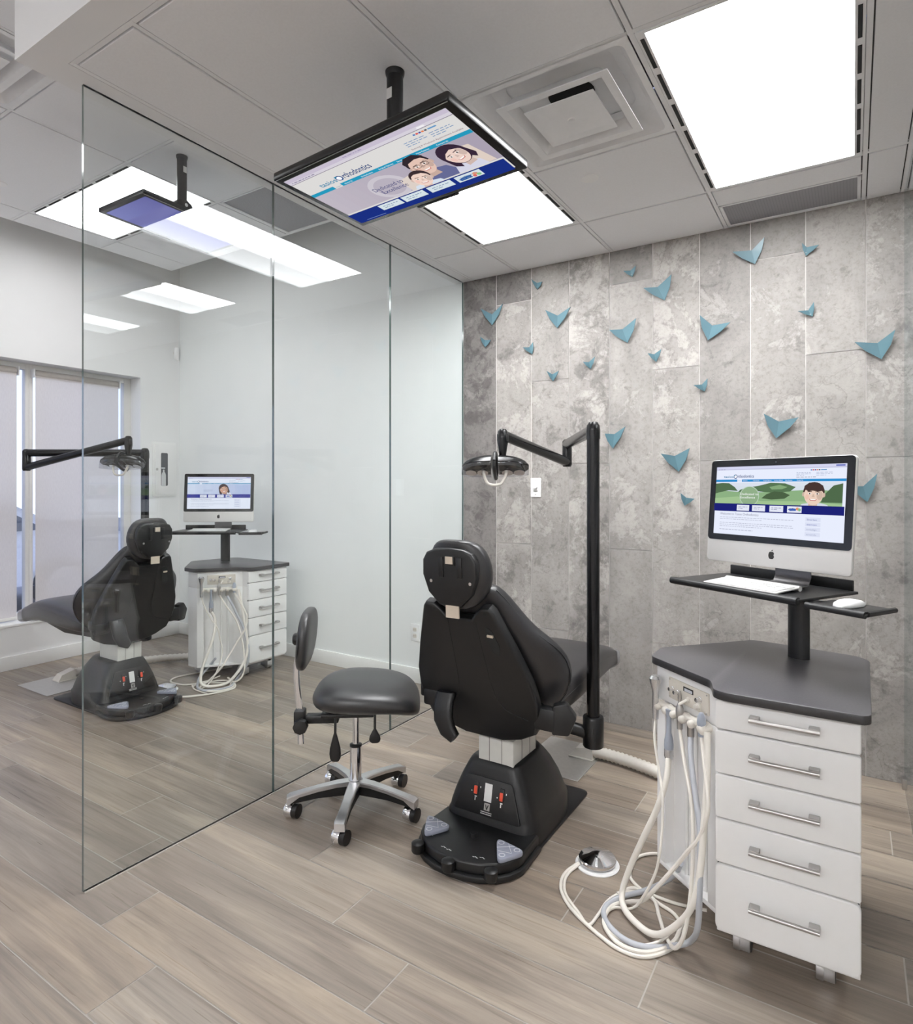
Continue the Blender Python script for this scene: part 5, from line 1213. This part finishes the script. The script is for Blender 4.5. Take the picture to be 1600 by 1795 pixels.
# ------------------------------------------------------------------ all-in-one computers
def computer(loc, rz, kind, label):
    t = thing('desktop_computer', label, 'computer', loc, rz, 'silver desktop computers')
    W, H, zc = .528, .370, .252; tilt = rad(-4.7)
    Mx = Matrix.Translation((0, 0, zc)) @ Matrix.Rotation(tilt, 4, 'X')
    b = MB(Mx); F_ = frame((0, 0, 0), (1, 0, 0), (0, 0, 1))
    b.prism(rrect(-W/2, W/2, -H/2, H/2, .014), -.012, .0, .002, M=F_)
    rings = []
    for k, y in ((1, .012), (.96, .020), (.80, .034), (.5, .044), (.2, .046)): rings.append([(x*k, y, z*k) for x, z in rrect(-W/2, W/2, -H/2, H/2, .014)])
    b.loft(rings); body = b.build('body', M['mac'], t, angle=50)
    zb = -H/2 + .078
    g = MB(Mx); g.prism([(x, z) for x, z in rrect(-W/2+.0015, W/2-.0015, zb, H/2-.0015, .013) if True], .0002, .0016, M=F_); g.build('black_bezel', M['bezel'], body)
    zs0, zs1 = zb+.022, H/2-.026; sw = W-.052
    s = Scr(sw, zs1-zs0, Mx @ Matrix.Translation((0, -.0018, (zs0+zs1)/2))); site(s, kind, 3 if kind == 'boy' else 77); s.build(body)
    # fruit shaped mark on the chin
    m = MB(Mx @ Matrix.Translation((0, -.0006, -H/2+.040)))
    ap = []
    for i in range(36):
        a = 2*PI*i/36; r = .0125*(1-.10*math.cos(2*a)-.0*math.sin(a)); x, z = r*math.cos(a)*.98, r*math.sin(a)*1.04
        if math.sin(a) > .9: z -= .0022*(math.sin(a)-.9)/.1
        if math.sin(a) < -.9: z += .0016*(-math.sin(a)-.9)/.1
        d = math.hypot(x-.0150, z-.0010)
        if d < .0066: ang = math.atan2(z-.0010, x-.0150); x, z = .0150+.0066*math.cos(ang), .0010+.0066*math.sin(ang)
        ap.append((x, 0, z))
    m.poly(ap); m.poly([(-.001, 0, .0135), (.0035, 0, .0145), (.0055, 0, .0195), (.001, 0, .0185)]); m.build('fruit_logo', M['dark'], body, smooth=False)
    c = MB(Mx); c.lathe([(.0022, 0), (.0015, .0006), (0, .0006)], 10, frame((0, -.0018, H/2-.014), (1, 0, 0), (0, 0, 1))); c.build('camera_dot', M['carglass'], body)
    st = MB(); q = [(.045, .24), (.075, .16), (.098, .08), (.100, .03), (.088, .006), (.05, .003), (-.055, .003)]
    st.loft([[(-.065, y, z), (.065, y, z), (.065, y+.004, z+.004), (-.065, y+.004, z+.004)] for y, z in q]); st.build('stand', simple('stand_grey', rgb(104, 102, 104), .35, .5), t, angle=60)
    return t
TR1, TR2 = rad(-30), rad(35)
POLE1, POLE2 = (-.155, 2.405), (-4.128, 3.135)
def clus(pole, a, x, y, z):
    q = rot2(x, y, a); return (pole[0]+q[0], pole[1]+q[1], z)
TZ = 1.040
def tray_stand(label):
    t = thing('monitor_stand', label, 'monitor stand', (*POLE1, .80), TR1, 'black monitor stands')
    b = MB(); b.lathe([(.036, .0), (.036, TZ-.80-.014)], 28, Matrix.Scale(.72, 4, (0, 1, 0))); b.build('pole', M['metalblack'], t)
    z = TZ-.80
    b = MB(); b.prism(rrect(-.355, .150, -.225, .085, .008), z-.010, z-.001, .002)
    b.tube([(-.350, -.222, z-.008), (-.10, -.222, z-.008), (.145, -.222, z-.008)], .013, 10, 2)
    b.bx(-.335, .135, .076, .085, z-.004, z+.034, .004); b.bx(-.12, .04, -.06, .06, z-.03, z-.008, .004)
    b.build('keyboard_tray', M['metalblack'], t)
    b = MB(); b.prism(rrect(.165, .345, -.225, -.075, .006), z-.016, z-.010, .002); b.tube([(.170, -.222, z-.014), (.340, -.222, z-.014)], .010, 10, 1); b.tube([(.342, -.215, z-.012), (.342, -.08, z-.012)], .008, 8, 1); b.bx(.14, .18, -.17, -.13, z-.016, z-.010)
    b.build('mouse_tray', M['metalblack'], t)
    return t
ts1 = tray_stand('black monitor stand with keyboard tray on the near cabinet')
ts2 = copy_tree(ts1); ts2.location = (*POLE2, .80); ts2.rotation_euler = (0, 0, TR2); ts2['label'] = 'black monitor stand with keyboard tray on the far cabinet behind the glass'
computer(clus(POLE1, TR1, -.035, -.082, TZ), TR1, 'boy', 'silver desktop computer showing a boy, in front of the stone wall')
computer(clus(POLE2, TR2, -.020, -.088, TZ), TR2 + rad(0), 'woman', 'silver desktop computer showing a smiling woman, behind the glass')
def keyboard(label):
    t = thing('keyboard', label, 'keyboard', clus(POLE1, TR1, -.075, -.150, TZ-.001), TR1, 'slim white keyboards')
    b = MB(); b.prism(rrect(-.14, .14, -.065, .065, .008), .006, .0105, .0015, M=Matrix.Rotation(rad(4), 4, 'X')); b.cyl((-.14, .060, .010), (.14, .060, .010), .009, seg=14); b.build('deck', M['mac'], t)
    k = MB(Matrix.Rotation(rad(4), 4, 'X'))
    for r in range(6):
        n = 14 if r != 0 else 11; y = -.052 + .0185*r
        for i in range(n):
            w = .262/n
            k.box((-.131 + w*(i+.5), y, .0122), (w-.0036, .0145, .002), .0008, 1)
    k.build('keys', simple('key_white', rgb(226, 226, 226), .4), t)
    return t
kb1 = keyboard('slim white keyboard on the tray below the near computer')
kb2 = copy_tree(kb1); kb2.location = clus(POLE2, TR2, -.075, -.150, TZ-.001); kb2.rotation_euler = (0, 0, TR2); kb2['label'] = 'slim white keyboard on the tray below the far computer'
def mouse(label):
    o = MB(); o.loft([[(x*k, y*k*1.9, z + (.006*(1-(y*k/.03)**2) if z > .004 else 0)) for x, y in rrect(-.028, .028, -.030, .030, .022)] for z, k in ((0, .92), (.003, 1.0), (.008, .97), (.013, .75), (.015, .4), (.0155, .05))])
    m = o.build('mouse', M['white'], angle=70); m.location = clus(POLE1, TR1, .255, -.150, TZ-.010); m.rotation_euler = (0, 0, TR1)
    return tag(m, label, 'computer mouse', 'white computer mice')
ms1 = mouse('white computer mouse on the small side tray of the near stand')
ms2 = ms1.copy(); COL.objects.link(ms2); ms2.location = clus(POLE2, TR2, .255, -.150, TZ-.010); ms2.rotation_euler = (0, 0, TR2); ms2['label'] = 'white computer mouse on the side tray of the far stand'

# ------------------------------------------------------------------ ceiling screens
def ceiling_screen(loc, rz, pole, H, label, on):
    t = thing('ceiling_screen', label, 'ceiling screen', (pole[0], pole[1], H), rz, 'ceiling mounted screens')
    dx, dy = rot2(loc[0]-pole[0], loc[1]-pole[1], -rz); dz = loc[2]-H
    W, Hh = .72, .41
    Mx = Matrix.Translation((dx, dy, dz)) @ Matrix.Rotation(rad(88.4), 4, 'X')
    F_ = frame((0, 0, 0), (1, 0, 0), (0, 0, 1))
    b = MB(Mx); b.prism(rrect(-W/2, W/2, -Hh/2, Hh/2, .008), -.026, 0, .004, 2, M=F_); b.bx(-W/2+.08, W/2-.08, .026, .050, -.14, .14, .012)
    b.bx(-.09, .09, -.002, .014, -Hh/2-.010, -Hh/2+.006, .004)
    c = b.build('casing', M['blackgloss'], t, angle=40)
    w, h = W-.052, Hh-.056
    s = Scr(w, h, Mx @ Matrix.Translation((0, -.0012, .004)))
    if on: site_family(s)
    else:
        s.grad(0, 0, 1, 1, (90, 90, 156), (116, 120, 182), 0, 14, True)
        s.rect(.18, 0, .30, 1, (104, 104, 166), 1)
    s.build(c)
    e = MB(Mx)
    e.box((0, -.0006, Hh/2-.006), (W-.01, .001, .002)); e.build('bezel_line', M['steel'], c)
    p = MB(); p.cyl((0, 0, dz+.06), (0, 0, -.004), .027, seg=24); p.lathe([(.028, -.02), (.031, -.012), (.032, 0), (0, 0)], 24); p.build('mount_pole', M['metalblack'], t)
    k = MB(); k.prism(roundpoly([(-.06, .01), (-.045, .07), (.045, .07), (.06, .01)], .02), -.03, .03, .004, M=frame((0, 0, dz+.03), (1, 0, 0), (0, 0, 1))); k.cyl((0, -.036, dz+.075), (0, .036, dz+.075), .03, seg=20); k.build('tilt_head', M['metalblack'], t)
    k = MB(); k.cyl((0, -.040, dz+.075), (0, .040, dz+.075), .010, seg=12); k.build('tilt_bolt', M['chrome'], t)
    k = MB(); k.box((-.0, -.0275, -.085), (.022, .001, .034)); k.build('mount_label', M['wlabel'], t)
    return t
ceiling_screen((-1.224, 1.573, 2.371), rad(-4.3), (-1.269, 1.619), H1, 'ceiling mounted screen showing a family, above the near chair', True)
ceiling_screen((-3.345, 2.221, 2.905), rad(92.4), (-3.24, 2.168), H2, 'ceiling mounted blue screen beyond the glass, above the far chair', False)

# ------------------------------------------------------------------ world, camera, render look
w = bpy.data.worlds.new('dusk'); S.world = w; w.use_nodes = True
nt = w.node_tree; bg = nt.nodes['Background']
tc = nt.nodes.new('ShaderNodeTexCoord'); sp = nt.nodes.new('ShaderNodeSeparateXYZ'); rp = nt.nodes.new('ShaderNodeValToRGB')
nt.links.new(tc.outputs['Generated'], sp.inputs[0]); nt.links.new(sp.outputs[2], rp.inputs[0])
rp.color_ramp.elements[0].position = 0.0; rp.color_ramp.elements[0].color = (.62, .68, .92, 1)
rp.color_ramp.elements[1].position = .6; rp.color_ramp.elements[1].color = (.40, .48, .84, 1)
nt.links.new(rp.outputs[0], bg.inputs[0]); bg.inputs[1].default_value = 1.15

cam = bpy.data.cameras.new('camera'); co = bpy.data.objects.new('camera', cam); COL.objects.link(co)
cam.sensor_fit = 'HORIZONTAL'; cam.sensor_width = 36.0
cam.lens = 36.0*1093.0/1600.0
cam.shift_y = -(897.5-852.0)/1600.0
cam.clip_start = .02
co.location = (0, 0, 1.381); co.rotation_euler = (PI/2, 0, math.atan((1495-800)/1093.0))
S.camera = co
S.view_settings.view_transform = 'Standard'
S.view_settings.look = 'None'
S.view_settings.exposure = 0.80
S.view_settings.gamma = 1.16
S.cycles.max_bounces = 12; S.cycles.diffuse_bounces = 5; S.cycles.glossy_bounces = 5; S.cycles.transparent_max_bounces = 16
S.cycles.sample_clamp_indirect = 6.0
S.cycles.caustics_reflective = False
